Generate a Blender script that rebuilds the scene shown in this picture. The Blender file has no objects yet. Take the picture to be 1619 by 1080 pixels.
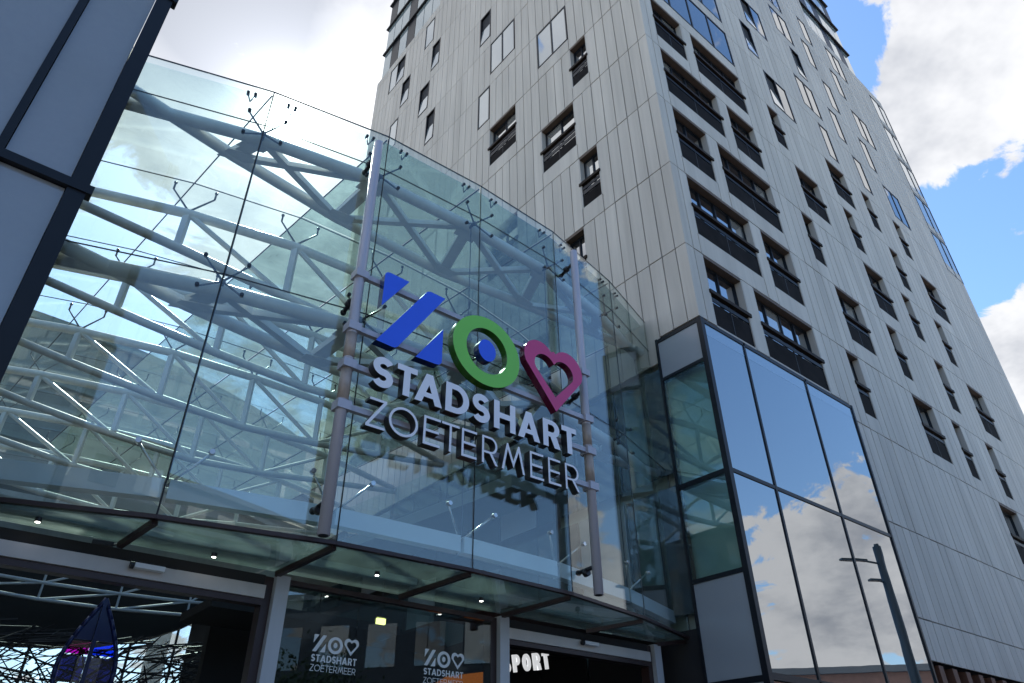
import bpy, math, random
from mathutils import Vector, Matrix
from mathutils.geometry import tessellate_polygon

R = math.radians
SC = bpy.context.scene
COL = SC.collection
random.seed(7)

# ------------------------------------------------------------------ camera
PITCH, ROLL = R(33.64), R(-0.58)
cam = bpy.data.cameras.new('camera')
cam.sensor_width = 36.0
cam.lens = 1119.27 / 1619 * 36.0
cam.clip_start, cam.clip_end = 0.05, 3000
cam_ob = bpy.data.objects.new('camera', cam)
COL.objects.link(cam_ob)
_r0, _u0, _f0 = Vector((1, 0, 0)), Vector((0, -math.sin(PITCH), math.cos(PITCH))), Vector((0, math.cos(PITCH), math.sin(PITCH)))
_r = _r0 * math.cos(ROLL) + _u0 * math.sin(ROLL)
_u = -_r0 * math.sin(ROLL) + _u0 * math.cos(ROLL)
cam_ob.matrix_world = Matrix(((_r.x, _u.x, -_f0.x, 0), (_r.y, _u.y, -_f0.y, 0), (_r.z, _u.z, -_f0.z, 1.6), (0, 0, 0, 1)))
SC.camera = cam_ob

# ------------------------------------------------------------------ sun and sky
SUN_EL, SUN_AZ = R(47.84), R(-25.33)          # azimuth clockwise from +Y
SUN_DIR = Vector((math.cos(SUN_EL) * math.sin(SUN_AZ), math.cos(SUN_EL) * math.cos(SUN_AZ), math.sin(SUN_EL)))
sun = bpy.data.lights.new('sun', 'SUN')
sun.energy, sun.angle, sun.color = 3.2, R(0.53), (1.0, 0.95, 0.88)
sun_ob = bpy.data.objects.new('sun', sun)
COL.objects.link(sun_ob)
sun_ob.rotation_euler = SUN_DIR.to_track_quat('Z', 'Y').to_euler()

SKY_STRENGTH = 0.15
CLOUD_LEVEL = 3.25                              # cloud radiance in the sky texture's own units
world = bpy.data.worlds.new('World')
SC.world = world
world.use_nodes = True


def build_world():
    nt = world.node_tree
    N, L = nt.nodes, nt.links
    bg = N['Background']
    bg.inputs[1].default_value = SKY_STRENGTH

    def val(op, a, b=None, clamp=False):
        n = N.new('ShaderNodeMath'); n.operation = op; n.use_clamp = clamp
        for i, v in enumerate((a, b)):
            if v is None: continue
            if isinstance(v, (int, float)): n.inputs[i].default_value = v
            else: L.new(v, n.inputs[i])
        return n.outputs[0]

    def mixc(f, a, b):
        n = N.new('ShaderNodeMix'); n.data_type = 'RGBA'
        for i, v in ((0, f), (6, a), (7, b)):
            if isinstance(v, tuple): n.inputs[i].default_value = (*v, 1)
            elif isinstance(v, (int, float)): n.inputs[i].default_value = v
            else: L.new(v, n.inputs[i])
        return n.outputs[2]
    sky = N.new('ShaderNodeTexSky'); sky.sky_type = 'NISHITA'; sky.sun_disc = False
    sky.sun_elevation, sky.sun_rotation = SUN_EL, SUN_AZ
    sky.air_density, sky.dust_density, sky.ozone_density = 1.0, 0.4, 2.2
    hs = N.new('ShaderNodeHueSaturation'); hs.inputs['Saturation'].default_value = 1.12; hs.inputs['Value'].default_value = 0.80
    L.new(sky.outputs[0], hs.inputs['Color'])
    tc = N.new('ShaderNodeTexCoord')
    d = tc.outputs['Generated']
    sx = N.new('ShaderNodeSeparateXYZ'); L.new(d, sx.inputs[0])
    den = val('ADD', val('MAXIMUM', sx.outputs[2], 0.0), 0.30)
    cx, cy = val('DIVIDE', sx.outputs[0], den), val('DIVIDE', sx.outputs[1], den)
    cmb = N.new('ShaderNodeCombineXYZ'); L.new(cx, cmb.inputs[0]); L.new(cy, cmb.inputs[1]); cmb.inputs[2].default_value = 3.7

    def noise(scale, detail, rough, off=0.0, dist=0.0):
        n = N.new('ShaderNodeTexNoise'); n.inputs['Scale'].default_value = scale
        n.inputs['Detail'].default_value = detail; n.inputs['Roughness'].default_value = rough
        n.inputs['Distortion'].default_value = dist
        va = N.new('ShaderNodeVectorMath'); va.operation = 'ADD'; va.inputs[1].default_value = (off, off * 0.7, off * 0.3)
        L.new(cmb.outputs[0], va.inputs[0]); L.new(va.outputs[0], n.inputs['Vector'])
        return n.outputs[0]

    def lobe(vec, k):
        n = N.new('ShaderNodeVectorMath'); n.operation = 'DOT_PRODUCT'; L.new(d, n.inputs[0])
        n.inputs[1].default_value = Vector(vec).normalized()
        return val('POWER', val('MAXIMUM', n.outputs['Value'], 0.0), k)
    base = val('ADD', val('MULTIPLY', noise(1.7, 9, 0.55, 0.0, 0.3), 1.15), val('MULTIPLY', noise(6.5, 8, 0.62, 2.1, 0.5), 1.35))
    base = val('ADD', base, -1.25)
    # where the cloud banks and the open blue stand in this sky
    bias = 0.0
    for vec, k, amp in SKY_LOBES:
        bias = val('ADD', val('MULTIPLY', lobe(vec, k), amp), bias)
    m = val('ADD', base, bias)
    mask = N.new('ShaderNodeMapRange'); mask.interpolation_type = 'SMOOTHSTEP'
    mask.inputs[1].default_value, mask.inputs[2].default_value = -0.02, 0.08
    L.new(m, mask.inputs[0])
    # cloud body: grey where thick, white elsewhere, glowing round the sun
    thick = N.new('ShaderNodeMapRange'); thick.interpolation_type = 'SMOOTHSTEP'
    thick.inputs[1].default_value, thick.inputs[2].default_value = 0.42, 0.68
    L.new(noise(2.6, 6, 0.6, 5.3), thick.inputs[0])
    thk = val('ADD', thick.outputs[0], val('MULTIPLY', lobe((-0.33, 0.48, 0.81), 120), 1.6), clamp=True)
    cc = mixc(thk, (0.98, 0.99, 1.02), (0.50, 0.53, 0.60))
    glow = val('ADD', val('MULTIPLY', lobe(SUN_DIR, 90), 0.8), 0.88)
    sc_ = N.new('ShaderNodeVectorMath'); sc_.operation = 'SCALE'
    L.new(cc, sc_.inputs[0]); L.new(val('MULTIPLY', glow, CLOUD_LEVEL), sc_.inputs['Scale'])
    # circumsolar light scattered by the thin cloud in front of the sun
    aur = N.new('ShaderNodeVectorMath'); aur.operation = 'SCALE'; aur.inputs[0].default_value = (1.0, 0.97, 0.93)
    L.new(val('ADD', val('MULTIPLY', lobe(SUN_DIR, 700), 7.0), val('MULTIPLY', lobe(SUN_DIR, 6000), 120.0)), aur.inputs['Scale'])
    fin = mixc(mask.outputs[0], hs.outputs[0], sc_.outputs[0])
    add = N.new('ShaderNodeVectorMath'); add.operation = 'ADD'
    L.new(fin, add.inputs[0]); L.new(aur.outputs[0], add.inputs[1])
    L.new(add.outputs[0], bg.inputs[0])


SKY_LOBES = [((-0.29, 0.60, 0.745), 14, 0.42),       # bright bank round the sun
             ((-0.63, 0.08, 0.77), 12, 0.20),        # it goes on behind the dark block
             ((0.506, 0.515, 0.69), 130, 0.42),      # cumulus beside the tower top
             ((0.545, 0.45, 0.705), 110, 0.26),
             ((0.572, 0.694, 0.437), 300, 0.55),     # lower cumulus by the tower edge
             ((0.399, 0.516, 0.758), 500, -0.60),    # open blue next to the tower
             ((0.540, 0.650, 0.533), 420, -0.60),    # blue gap between the two clouds
             ((-0.506, 0.679, 0.532), 60, -0.30),    # paler blue low beyond the hall roof
             ((0.875, 0.212, 0.436), 26, -0.42),     # blue above the street
             ((0.84, -0.22, 0.47), 14, -0.30),
             ((0.38, -0.80, 0.46), 5, -0.42),        # blue behind the viewer
             ((0.64, 0.315, 0.70), 150, 0.55),       # white cloud high over the street
             ((0.945, 0.23, 0.235), 90, 0.62)]       # cloud low over the street
build_world()
SC.view_settings.view_transform = 'Standard'
SC.view_settings.look = 'None'
SC.view_settings.gamma = 1.0
SC.view_settings.use_curve_mapping = False
SC.view_settings.exposure = 1.3
SC.cycles.transparent_max_bounces = 40
SC.cycles.max_bounces = 8
SC.cycles.diffuse_bounces = 3
SC.cycles.glossy_bounces = 4
SC.cycles.caustics_reflective = False
SC.cycles.caustics_refractive = False
SC.cycles.sample_clamp_indirect = 6.0
SC.cycles.use_denoising = True

# ------------------------------------------------------------------ materials
MATS = {}


def mat(name, col, rough=0.6, metal=0.0, var=0.06, scale=3.0, streak=False, spec=0.5, bump=0.0, island=False, objrand=0.0):
    m = bpy.data.materials.new(name); m.use_nodes = True
    nt = m.node_tree; N, L = nt.nodes, nt.links
    b = N['Principled BSDF']
    b.inputs['Roughness'].default_value = rough
    b.inputs['Metallic'].default_value = metal
    b.inputs['Specular IOR Level'].default_value = spec
    geo = N.new('ShaderNodeNewGeometry')
    mp = N.new('ShaderNodeMapping'); L.new(geo.outputs['Position'], mp.inputs[0])
    if streak: mp.inputs['Scale'].default_value = (1, 1, 0.12)
    nz = N.new('ShaderNodeTexNoise'); nz.inputs['Scale'].default_value = scale; nz.inputs['Detail'].default_value = 5
    L.new(mp.outputs[0], nz.inputs['Vector'])
    mr = N.new('ShaderNodeMapRange'); mr.inputs[1].default_value, mr.inputs[2].default_value = 0.25, 0.75
    mr.inputs[3].default_value, mr.inputs[4].default_value = 1 - var, 1 + var
    L.new(nz.outputs[0], mr.inputs[0])
    f = mr.outputs[0]
    if streak:                                            # fine rain streaks running down the surface
        mp2 = N.new('ShaderNodeMapping'); L.new(geo.outputs['Position'], mp2.inputs[0]); mp2.inputs['Scale'].default_value = (1, 1, 0.035)
        nz3 = N.new('ShaderNodeTexNoise'); nz3.inputs['Scale'].default_value = 8.0; nz3.inputs['Detail'].default_value = 4
        L.new(mp2.outputs[0], nz3.inputs['Vector'])
        mr3 = N.new('ShaderNodeMapRange'); mr3.inputs[1].default_value, mr3.inputs[2].default_value = 0.3, 0.62
        mr3.inputs[3].default_value, mr3.inputs[4].default_value = 0.925, 1.02
        L.new(nz3.outputs[0], mr3.inputs[0])
        m3 = N.new('ShaderNodeMath'); m3.operation = 'MULTIPLY'; L.new(f, m3.inputs[0]); L.new(mr3.outputs[0], m3.inputs[1]); f = m3.outputs[0]
    if island or objrand:
        src = geo.outputs['Random Per Island'] if island else None
        if src is None:
            oi = N.new('ShaderNodeObjectInfo'); src = oi.outputs['Random']
        mr2 = N.new('ShaderNodeMapRange'); amp = objrand or 0.05
        mr2.inputs[3].default_value, mr2.inputs[4].default_value = 1 - amp, 1 + amp
        L.new(src, mr2.inputs[0])
        mm = N.new('ShaderNodeMath'); mm.operation = 'MULTIPLY'; L.new(f, mm.inputs[0]); L.new(mr2.outputs[0], mm.inputs[1]); f = mm.outputs[0]
    s = N.new('ShaderNodeVectorMath'); s.operation = 'SCALE'; s.inputs[0].default_value = col
    L.new(f, s.inputs['Scale']); L.new(s.outputs[0], b.inputs['Base Color'])
    if bump:
        bp = N.new('ShaderNodeBump'); bp.inputs['Strength'].default_value = bump; bp.inputs['Distance'].default_value = 0.02
        L.new(nz.outputs[0], bp.inputs['Height']); L.new(bp.outputs[0], b.inputs['Normal'])
    MATS[name] = m
    return m


def glass(name, tint, f0=0.06, rough=0.0, dirt_or_sheen=0.0, dirt_or_sheen_col=(0.5, 0.55, 0.52), back=None, wav=0.0, dscale=1.3):
    """Pane: clear tinted body with an angle dependent mirror on both faces, optionally with dirt, or with an opaque coloured back."""
    m = bpy.data.materials.new(name); m.use_nodes = True
    nt = m.node_tree; N, L = nt.nodes, nt.links
    N.remove(N['Principled BSDF'])
    out = N['Material Output']
    if back is None:
        t = N.new('ShaderNodeBsdfTransparent'); t.inputs[0].default_value = (*tint, 1); body = t.outputs[0]
    else:
        t = N.new('ShaderNodeBsdfDiffuse'); t.inputs[0].default_value = (*back, 1); body = t.outputs[0]
    geo = N.new('ShaderNodeNewGeometry')
    if dirt_or_sheen:
        tr = N.new('ShaderNodeBsdfTranslucent'); tr.inputs[0].default_value = (*dirt_or_sheen_col, 1)
        df = N.new('ShaderNodeBsdfDiffuse'); df.inputs[0].default_value = (*dirt_or_sheen_col, 1)
        mx0 = N.new('ShaderNodeMixShader'); mx0.inputs[0].default_value = 0.45
        L.new(tr.outputs[0], mx0.inputs[1]); L.new(df.outputs[0], mx0.inputs[2])
        nz = N.new('ShaderNodeTexNoise'); nz.inputs['Scale'].default_value = dscale; nz.inputs['Detail'].default_value = 7; nz.inputs['Roughness'].default_value = 0.68
        L.new(geo.outputs['Position'], nz.inputs['Vector'])
        mr = N.new('ShaderNodeMapRange'); mr.inputs[1].default_value, mr.inputs[2].default_value = 0.3, 0.72
        mr.inputs[3].default_value, mr.inputs[4].default_value = dirt_or_sheen * 0.35, min(1.0, dirt_or_sheen * 1.4)
        L.new(nz.outputs[0], mr.inputs[0])
        mx1 = N.new('ShaderNodeMixShader'); L.new(mr.outputs[0], mx1.inputs[0]); L.new(body, mx1.inputs[1]); L.new(mx0.outputs[0], mx1.inputs[2])
        body = mx1.outputs[0]
    lw = N.new('ShaderNodeLayerWeight'); lw.inputs[0].default_value = 0.5
    p = N.new('ShaderNodeMath'); p.operation = 'POWER'; L.new(lw.outputs['Facing'], p.inputs[0]); p.inputs[1].default_value = 5.0
    ma = N.new('ShaderNodeMath'); ma.operation = 'MULTIPLY_ADD'; L.new(p.outputs[0], ma.inputs[0]); ma.inputs[1].default_value = 1 - f0; ma.inputs[2].default_value = f0
    g = N.new('ShaderNodeBsdfGlossy'); g.inputs['Roughness'].default_value = rough; g.inputs[0].default_value = (0.97, 0.99, 1.0, 1)
    if wav:
        nz2 = N.new('ShaderNodeTexNoise'); nz2.inputs['Scale'].default_value = 0.9; nz2.inputs['Detail'].default_value = 1
        L.new(geo.outputs['Position'], nz2.inputs['Vector'])
        bp = N.new('ShaderNodeBump'); bp.inputs['Strength'].default_value = wav; bp.inputs['Distance'].default_value = 0.05
        L.new(nz2.outputs[0], bp.inputs['Height']); L.new(bp.outputs[0], g.inputs['Normal'])
    mx = N.new('ShaderNodeMixShader'); L.new(ma.outputs[0], mx.inputs[0]); L.new(body, mx.inputs[1]); L.new(g.outputs[0], mx.inputs[2])
    L.new(mx.outputs[0], out.inputs[0])
    MATS[name] = m
    return m


def emit(name, col, strength):
    m = bpy.data.materials.new(name); m.use_nodes = True
    b = m.node_tree.nodes['Principled BSDF']
    b.inputs['Base Color'].default_value = (*col, 1)
    b.inputs['Emission Color'].default_value = (*col, 1)
    b.inputs['Emission Strength'].default_value = strength
    MATS[name] = m
    return m


mat('panel', (0.57, 0.52, 0.455), 0.55, 0.0, 0.13, 1.4, streak=True, objrand=0.055, spec=0.2)
mat('panel_mass', (0.57, 0.52, 0.455), 0.55, 0.0, 0.13, 1.4, streak=True, island=True, objrand=0.055, spec=0.2)
mat('core', (0.035, 0.035, 0.038), 0.9)
mat('reveal', (0.50, 0.46, 0.41), 0.6, streak=True)
mat('soffit_wood', (0.10, 0.065, 0.045), 0.6, var=0.2, scale=6)
mat('black_frame', (0.010, 0.012, 0.017), 0.4, 0.0, 0.1, spec=0.25)
mat('dark_metal', (0.02, 0.02, 0.024), 0.45, 0.3, 0.15)
mat('rail_brown', (0.022, 0.014, 0.010), 0.6, 0.0, 0.25, 8, spec=0.15)
mat('mesh_dark', (0.013, 0.011, 0.011), 0.75, 0.0, 0.5, 2.0, spec=0.08)
mat('steel', (0.68, 0.68, 0.65), 0.42, 0.0, 0.08, 2.0, streak=True)
mat('steel_pale', (0.62, 0.68, 0.74), 0.4, 0.0, 0.05, 2.0)
mat('post_paint', (0.47, 0.45, 0.50), 0.4, 0.15, 0.07, 3.0, streak=True)
mat('post_reflection', (0.40, 0.32, 0.27), 0.45, 0.1, 0.25, 5.0)
mat('fitting', (0.05, 0.055, 0.06), 0.28, 0.7, 0.1)
mat('chrome', (0.5, 0.5, 0.5), 0.22, 0.9, 0.05)
mat('seal', (0.008, 0.009, 0.011), 0.6)
mat('channel', (0.045, 0.028, 0.028), 0.4, 0.3)
mat('white_letter', (0.86, 0.85, 0.90), 0.45, 0, 0.02)
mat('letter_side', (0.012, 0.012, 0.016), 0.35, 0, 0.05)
mat('blue_face', (0.02, 0.11, 0.82), 0.4, 0, 0.03)
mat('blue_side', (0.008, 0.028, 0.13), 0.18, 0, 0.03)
mat('green_face', (0.19, 0.60, 0.07), 0.4, 0, 0.03)
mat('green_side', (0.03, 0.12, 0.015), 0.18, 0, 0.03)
mat('pink_face', (0.62, 0.04, 0.19), 0.4, 0, 0.03)
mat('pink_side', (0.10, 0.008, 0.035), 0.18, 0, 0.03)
mat('door_grey', (0.46, 0.47, 0.49), 0.45, 0.1, 0.06, streak=True)
mat('header_grey', (0.52, 0.49, 0.46), 0.5, 0.1, 0.08)
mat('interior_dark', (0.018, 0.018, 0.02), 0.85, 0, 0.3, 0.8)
mat('interior_grey', (0.20, 0.24, 0.23), 0.8, 0, 0.15, 0.7)
mat('concrete', (0.22, 0.24, 0.23), 0.85, 0, 0.25, 0.8, streak=True)
mat('paving', (0.24, 0.23, 0.22), 0.85, 0, 0.15, 1.5)
mat('brown_fin', (0.115, 0.042, 0.022), 0.6, 0, 0.25, 5, streak=True)
mat('brick', (0.42, 0.24, 0.18), 0.85, 0, 0.12, 3)
mat('dark_facade', (0.07, 0.09, 0.115), 0.6, 0, 0.12, 0.6)
mat('bark', (0.10, 0.075, 0.055), 0.9, 0, 0.3, 6)
mat('leaf', (0.045, 0.085, 0.03), 0.6, 0, 0.45, 2.0)
mat('lamp_grey', (0.09, 0.10, 0.10), 0.5, 0.4)
mat('orange', (0.62, 0.17, 0.03), 0.5)
mat('decal', (0.72, 0.74, 0.76), 0.6, 0, 0.03)
mat('white_plain', (0.72, 0.73, 0.74), 0.6, 0, 0.05)
mat('leaf_blue', (0.008, 0.02, 0.11), 0.3)
glass('clear_glass', (0.93, 0.975, 0.97), 0.045)
glass('front_glass', (0.93, 0.98, 0.965), 0.08, wav=0.03, dirt_or_sheen=0.02, dirt_or_sheen_col=(0.5, 0.52, 0.5))
glass('roof_glass', (0.92, 0.975, 0.97), 0.05)
glass('roof_glass_dirty', (0.70, 0.82, 0.80), 0.06, dirt_or_sheen=0.40, dirt_or_sheen_col=(0.26, 0.32, 0.30))
glass('soffit_glass', (0.86, 0.94, 0.92), 0.10, dirt_or_sheen=0.26, dirt_or_sheen_col=(0.56, 0.66, 0.61), dscale=2.5)  # pale mottled layer strengthened to brighten the soffit
glass('door_glass', (0.62, 0.72, 0.72), 0.09)
glass('curtain_glass', (0.0, 0.0, 0.0), 0.40, back=(0.03, 0.05, 0.06), wav=0.025)
glass('curtain_glass_side', (0.80, 0.92, 0.90), 0.10, wav=0.03)
glass('spandrel_glass', (0, 0, 0), 0.10, rough=0.12, back=(0.26, 0.275, 0.30), wav=0.05, dirt_or_sheen=0.4, dirt_or_sheen_col=(0.46, 0.48, 0.48), dscale=0.8)  # mottled pale layer stands in for streaky reflections on the panes
glass('spandrel_pale', (0, 0, 0), 0.07, rough=0.2, back=(0.31, 0.33, 0.36))
glass('window_glass', (0, 0, 0), 0.26, back=(0.02, 0.025, 0.03), wav=0.03)
glass('window_pale', (0, 0, 0), 0.30, back=(0.26, 0.29, 0.30), wav=0.03)
glass('hall_glazing', (0, 0, 0), 0.07, back=(0.035, 0.055, 0.065), wav=0.04)
glass('pale_band_glass', (0, 0, 0), 0.34, back=(0.16, 0.23, 0.30), wav=0.03)
glass('loggia_glass', (0, 0, 0), 0.55, back=(0.02, 0.025, 0.03), wav=0.02)
glass('loggia_curtain', (0, 0, 0), 0.45, back=(0.30, 0.29, 0.27), wav=0.02)
glass('top_glass', (0, 0, 0), 0.14, rough=0.05, back=(0.25, 0.30, 0.31))
glass('frost', (0.92, 0.97, 0.97), 0.05, dirt_or_sheen=0.3, dirt_or_sheen_col=(0.80, 0.86, 0.86), dscale=0.4)
glass('leaf_dim', (0.06, 0.07, 0.22), 0.06)
glass('leaf_magenta', (0.75, 0.05, 0.55), 0.06)
glass('leaf_pane_blue', (0.05, 0.16, 0.75), 0.06)
mat('room_wall', (0.42, 0.50, 0.46), 0.8, 0, 0.2, 0.7)
emit('letter_glow', (0.85, 0.86, 0.88), 0.28)  # emission added to brighten the shop letters
emit('orange_glow', (0.75, 0.17, 0.02), 0.22)  # glow added so the orange board shows in the dark interior
emit('exit_lamp', (0.95, 0.88, 0.25), 2.2)
emit('spot_lamp', (1.0, 0.96, 0.88), 9.0)


# ------------------------------------------------------------------ mesh helpers
class MB:
    def __init__(s):
        s.v, s.f, s.m = [], [], []

    def face_box(s, pts, mi=0):
        """8 points: bottom ring of 4 then top ring of 4"""
        b = len(s.v); s.v += [tuple(p) for p in pts]
        for f in ((3, 2, 1, 0), (4, 5, 6, 7), (0, 1, 5, 4), (1, 2, 6, 5), (2, 3, 7, 6), (3, 0, 4, 7)):
            s.f.append(tuple(b + i for i in f)); s.m.append(mi)
        return s

    def box(s, o, ax, ay, az, mi=0):
        """box from corner o with edge vectors"""
        o, ax, ay, az = map(Vector, (o, ax, ay, az))
        return s.face_box([o, o + ax, o + ax + ay, o + ay, o + az, o + ax + az, o + ax + ay + az, o + ay + az], mi)

    def cbox(s, c, ax, ay, az, mi=0):
        c, ax, ay, az = map(Vector, (c, ax, ay, az))
        return s.box(c - (ax + ay + az) / 2, ax, ay, az, mi)

    def bar(s, p, q, w, h, up=(0, 0, 1), mi=0):
        p, q, up = Vector(p), Vector(q), Vector(up)
        d = (q - p); side = d.cross(up)
        if side.length < 1e-6: side = d.cross(Vector((1, 0, 0)))
        side.normalize(); u = side.cross(d).normalized()
        return s.box(p - side * w / 2 - u * h / 2, side * w, u * h, d, mi)

    def tube(s, p, q, r, n=8, r2=None, mi=0):
        p, q = Vector(p), Vector(q); r2 = r if r2 is None else r2
        d = (q - p).normalized(); a = d.orthogonal().normalized(); c = d.cross(a); b = len(s.v)
        for P, rr in ((p, r), (q, r2)):
            for i in range(n):
                t = 2 * math.pi * i / n
                s.v.append(tuple(P + (a * math.cos(t) + c * math.sin(t)) * rr))
        for i in range(n):
            j = (i + 1) % n; s.f.append((b + i, b + j, b + n + j, b + n + i)); s.m.append(mi)
        s.f.append(tuple(b + i for i in reversed(range(n)))); s.f.append(tuple(b + n + i for i in range(n))); s.m += [mi, mi]
        return s

    def polytube(s, pts, r, n=10, mi=0):
        pts = [Vector(p) for p in pts]; b = len(s.v); a = None
        for k, P in enumerate(pts):
            d = (pts[min(k + 1, len(pts) - 1)] - pts[max(k - 1, 0)]).normalized()
            if a is None: a = d.orthogonal().normalized()
            a = (a - d * a.dot(d)).normalized(); c = d.cross(a)
            for i in range(n):
                t = 2 * math.pi * i / n; s.v.append(tuple(P + (a * math.cos(t) + c * math.sin(t)) * r))
        for k in range(len(pts) - 1):
            for i in range(n):
                j = (i + 1) % n; s.f.append((b + k * n + i, b + k * n + j, b + (k + 1) * n + j, b + (k + 1) * n + i)); s.m.append(mi)
        e = b + (len(pts) - 1) * n
        s.f.append(tuple(b + i for i in reversed(range(n)))); s.f.append(tuple(e + i for i in range(n))); s.m += [mi, mi]
        return s

    def ball(s, c, r, n=8, m=5, mi=0):
        c = Vector(c); b = len(s.v)
        s.v.append(tuple(c + Vector((0, 0, r))))
        for k in range(1, m):
            ph = math.pi * k / m
            for i in range(n):
                t = 2 * math.pi * i / n
                s.v.append(tuple(c + Vector((math.sin(ph) * math.cos(t), math.sin(ph) * math.sin(t), math.cos(ph))) * r))
        s.v.append(tuple(c - Vector((0, 0, r)))); e = len(s.v) - 1
        for i in range(n):
            j = (i + 1) % n
            s.f.append((b, b + 1 + i, b + 1 + j)); s.m.append(mi)
            for k in range(m - 2):
                s.f.append((b + 1 + k * n + i, b + 1 + (k + 1) * n + i, b + 1 + (k + 1) * n + j, b + 1 + k * n + j)); s.m.append(mi)
            s.f.append((e, b + 1 + (m - 2) * n + j, b + 1 + (m - 2) * n + i)); s.m.append(mi)
        return s

    def prism(s, contours, M, depth, fm=0, sm=1):
        """flat outline (outer + holes) in local xy, front at z=depth, put in the world by matrix M"""
        b = len(s.v); pts = [p for cc in contours for p in cc]; n = len(pts)
        for z in (depth, 0.0):
            for p in pts: s.v.append(tuple(M @ Vector((p[0], p[1], z))))
        for t in tessellate_polygon([[Vector((p[0], p[1], 0)) for p in cc] for cc in contours]):
            s.f.append(tuple(b + i for i in t)); s.m.append(fm)
            s.f.append(tuple(b + n + i for i in reversed(t))); s.m.append(sm)
        k = 0
        for cc in contours:
            for i in range(len(cc)):
                j = (i + 1) % len(cc); s.f.append((b + k + i, b + k + j, b + n + k + j, b + n + k + i)); s.m.append(sm)
            k += len(cc)
        return s

    def build(s, name, mats, parent=None, smooth=False):
        me = bpy.data.meshes.new(name); me.from_pydata(s.v, [], s.f)
        if isinstance(mats, str): mats = [mats]
        for x in mats: me.materials.append(MATS[x])
        if len(mats) > 1: me.polygons.foreach_set('material_index', s.m)
        if smooth: me.polygons.foreach_set('use_smooth', [len(f) == 4 or len(f) == 3 for f in s.f])
        me.update()
        return link(name, me, parent)


def link(name, me, parent=None):
    o = bpy.data.objects.new(name, me); COL.objects.link(o)
    if parent is not None: o.parent = parent
    return o


def tag(o, label=None, cat=None, group=None, kind=None):
    for k, v in (('label', label), ('category', cat), ('group', group), ('kind', kind)):
        if v: o[k] = v
    return o


def thing(name, label, cat, group=None):
    o = bpy.data.objects.new(name, None); COL.objects.link(o); o.empty_display_size = 0.3
    return tag(o, label, cat, group, 'thing')


def V3(p, z): return Vector((p[0], p[1], z))


def img(P):
    """projected size helper: distance and rough frame test for the camera above"""
    v = Vector(P) - Vector((0, 0, 1.6)); w = v.dot(_f0)
    if w < 0.1: return None
    return 809.5 + 1119.27 * v.dot(_r) / w, 540 - 1119.27 * v.dot(_u) / w, w

# ------------------------------------------------------------------ ground
g = MB(); g.box((-600, -600, -0.3), (1200, 0, 0), (0, 1200, 0), (0, 0, 0.3))
tag(g.build('ground', 'paving'), kind='structure')

# ------------------------------------------------------------------ the tower
A_L, A_R = R(130.13), R(40.13)
DL = Vector((math.cos(A_L), math.sin(A_L), 0)); DR = Vector((math.cos(A_R), math.sin(A_R), 0))
C0 = Vector((0.3095 * 14.45, 0.9509 * 14.45, 0))
NL, NR = -DR, -DL                       # outward normals of the two faces in view
ZUP = Vector((0, 0, 1))
W_L, W_R = 20.4, 27.15


def FP(face, u, z, off=0.0):
    d, n = (DL, NL) if face == 'L' else (DR, NR)
    return C0 + d * u + n * off + ZUP * z


def fbox(mb, face, u0, u1, z0, z1, o0, o1, mi=0):
    d, n = (DL, NL) if face == 'L' else (DR, NR)
    return mb.box(FP(face, u0, z0, o0), d * (u1 - u0), n * (o1 - o0), ZUP * (z1 - z0), mi)


tower = thing('tower_block', 'tall grey panel-clad apartment tower rising behind the glass entrance', 'tower')
GAP, TH = 0.024, 0.04
core = MB()
core.box(FP('R', 0.55, 0, -0.55), DR * (W_R - 1.1), DL * (W_L - 1.1), ZUP * 41.4)
core.box(FP('R', 0.55, 41.4, -0.55), DR * 17.6, DL * 12.6, ZUP * 14)
core.build('core_wall', 'core', tower)
RJ = [4.53, 5.52, 7.97, 10.93, 13.75] + [13.75 + 3.003 * k for k in range(1, 14)]
LJ = [4.53, 7.75, 10.75, 13.75] + [13.75 + 3.015 * k for k in range(1, 14)]
TOPZ = 41.55


def cols(anchors):
    out = []
    for (a, n), (b, _) in zip(anchors[:-1], anchors[1:]):
        for i in range(n): out.append((a + (b - a) * i / n, a + (b - a) * (i + 1) / n))
    return out


R_COLS = cols([(6.03, 4), (7.91, 2), (8.75, 4), (10.5, 4), (12.4, 2), (13.25, 2), (14.08, 3), (15.57, 2), (16.4, 2), (17.28, 3), (18.65, 2), (19.5, 4), (21.25, 8), (25.05, 5), (27.15, 0)])
R_NEAR = cols([(0.34, 1), (0.68, 4), (2.4, 1), (2.93, 2), (3.76, 1), (4.3, 4), (6.03, 0)])
L_COLS = cols([(0.33, 5), (2.53, 2), (3.4, 4), (5.15, 3), (6.54, 4), (8.3, 2), (9.15, 8), (12.87, 2), (13.66, 2), (14.6, 3), (15.93, 2), (16.83, 4), (18.6, 4), (20.4, 0)])
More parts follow.
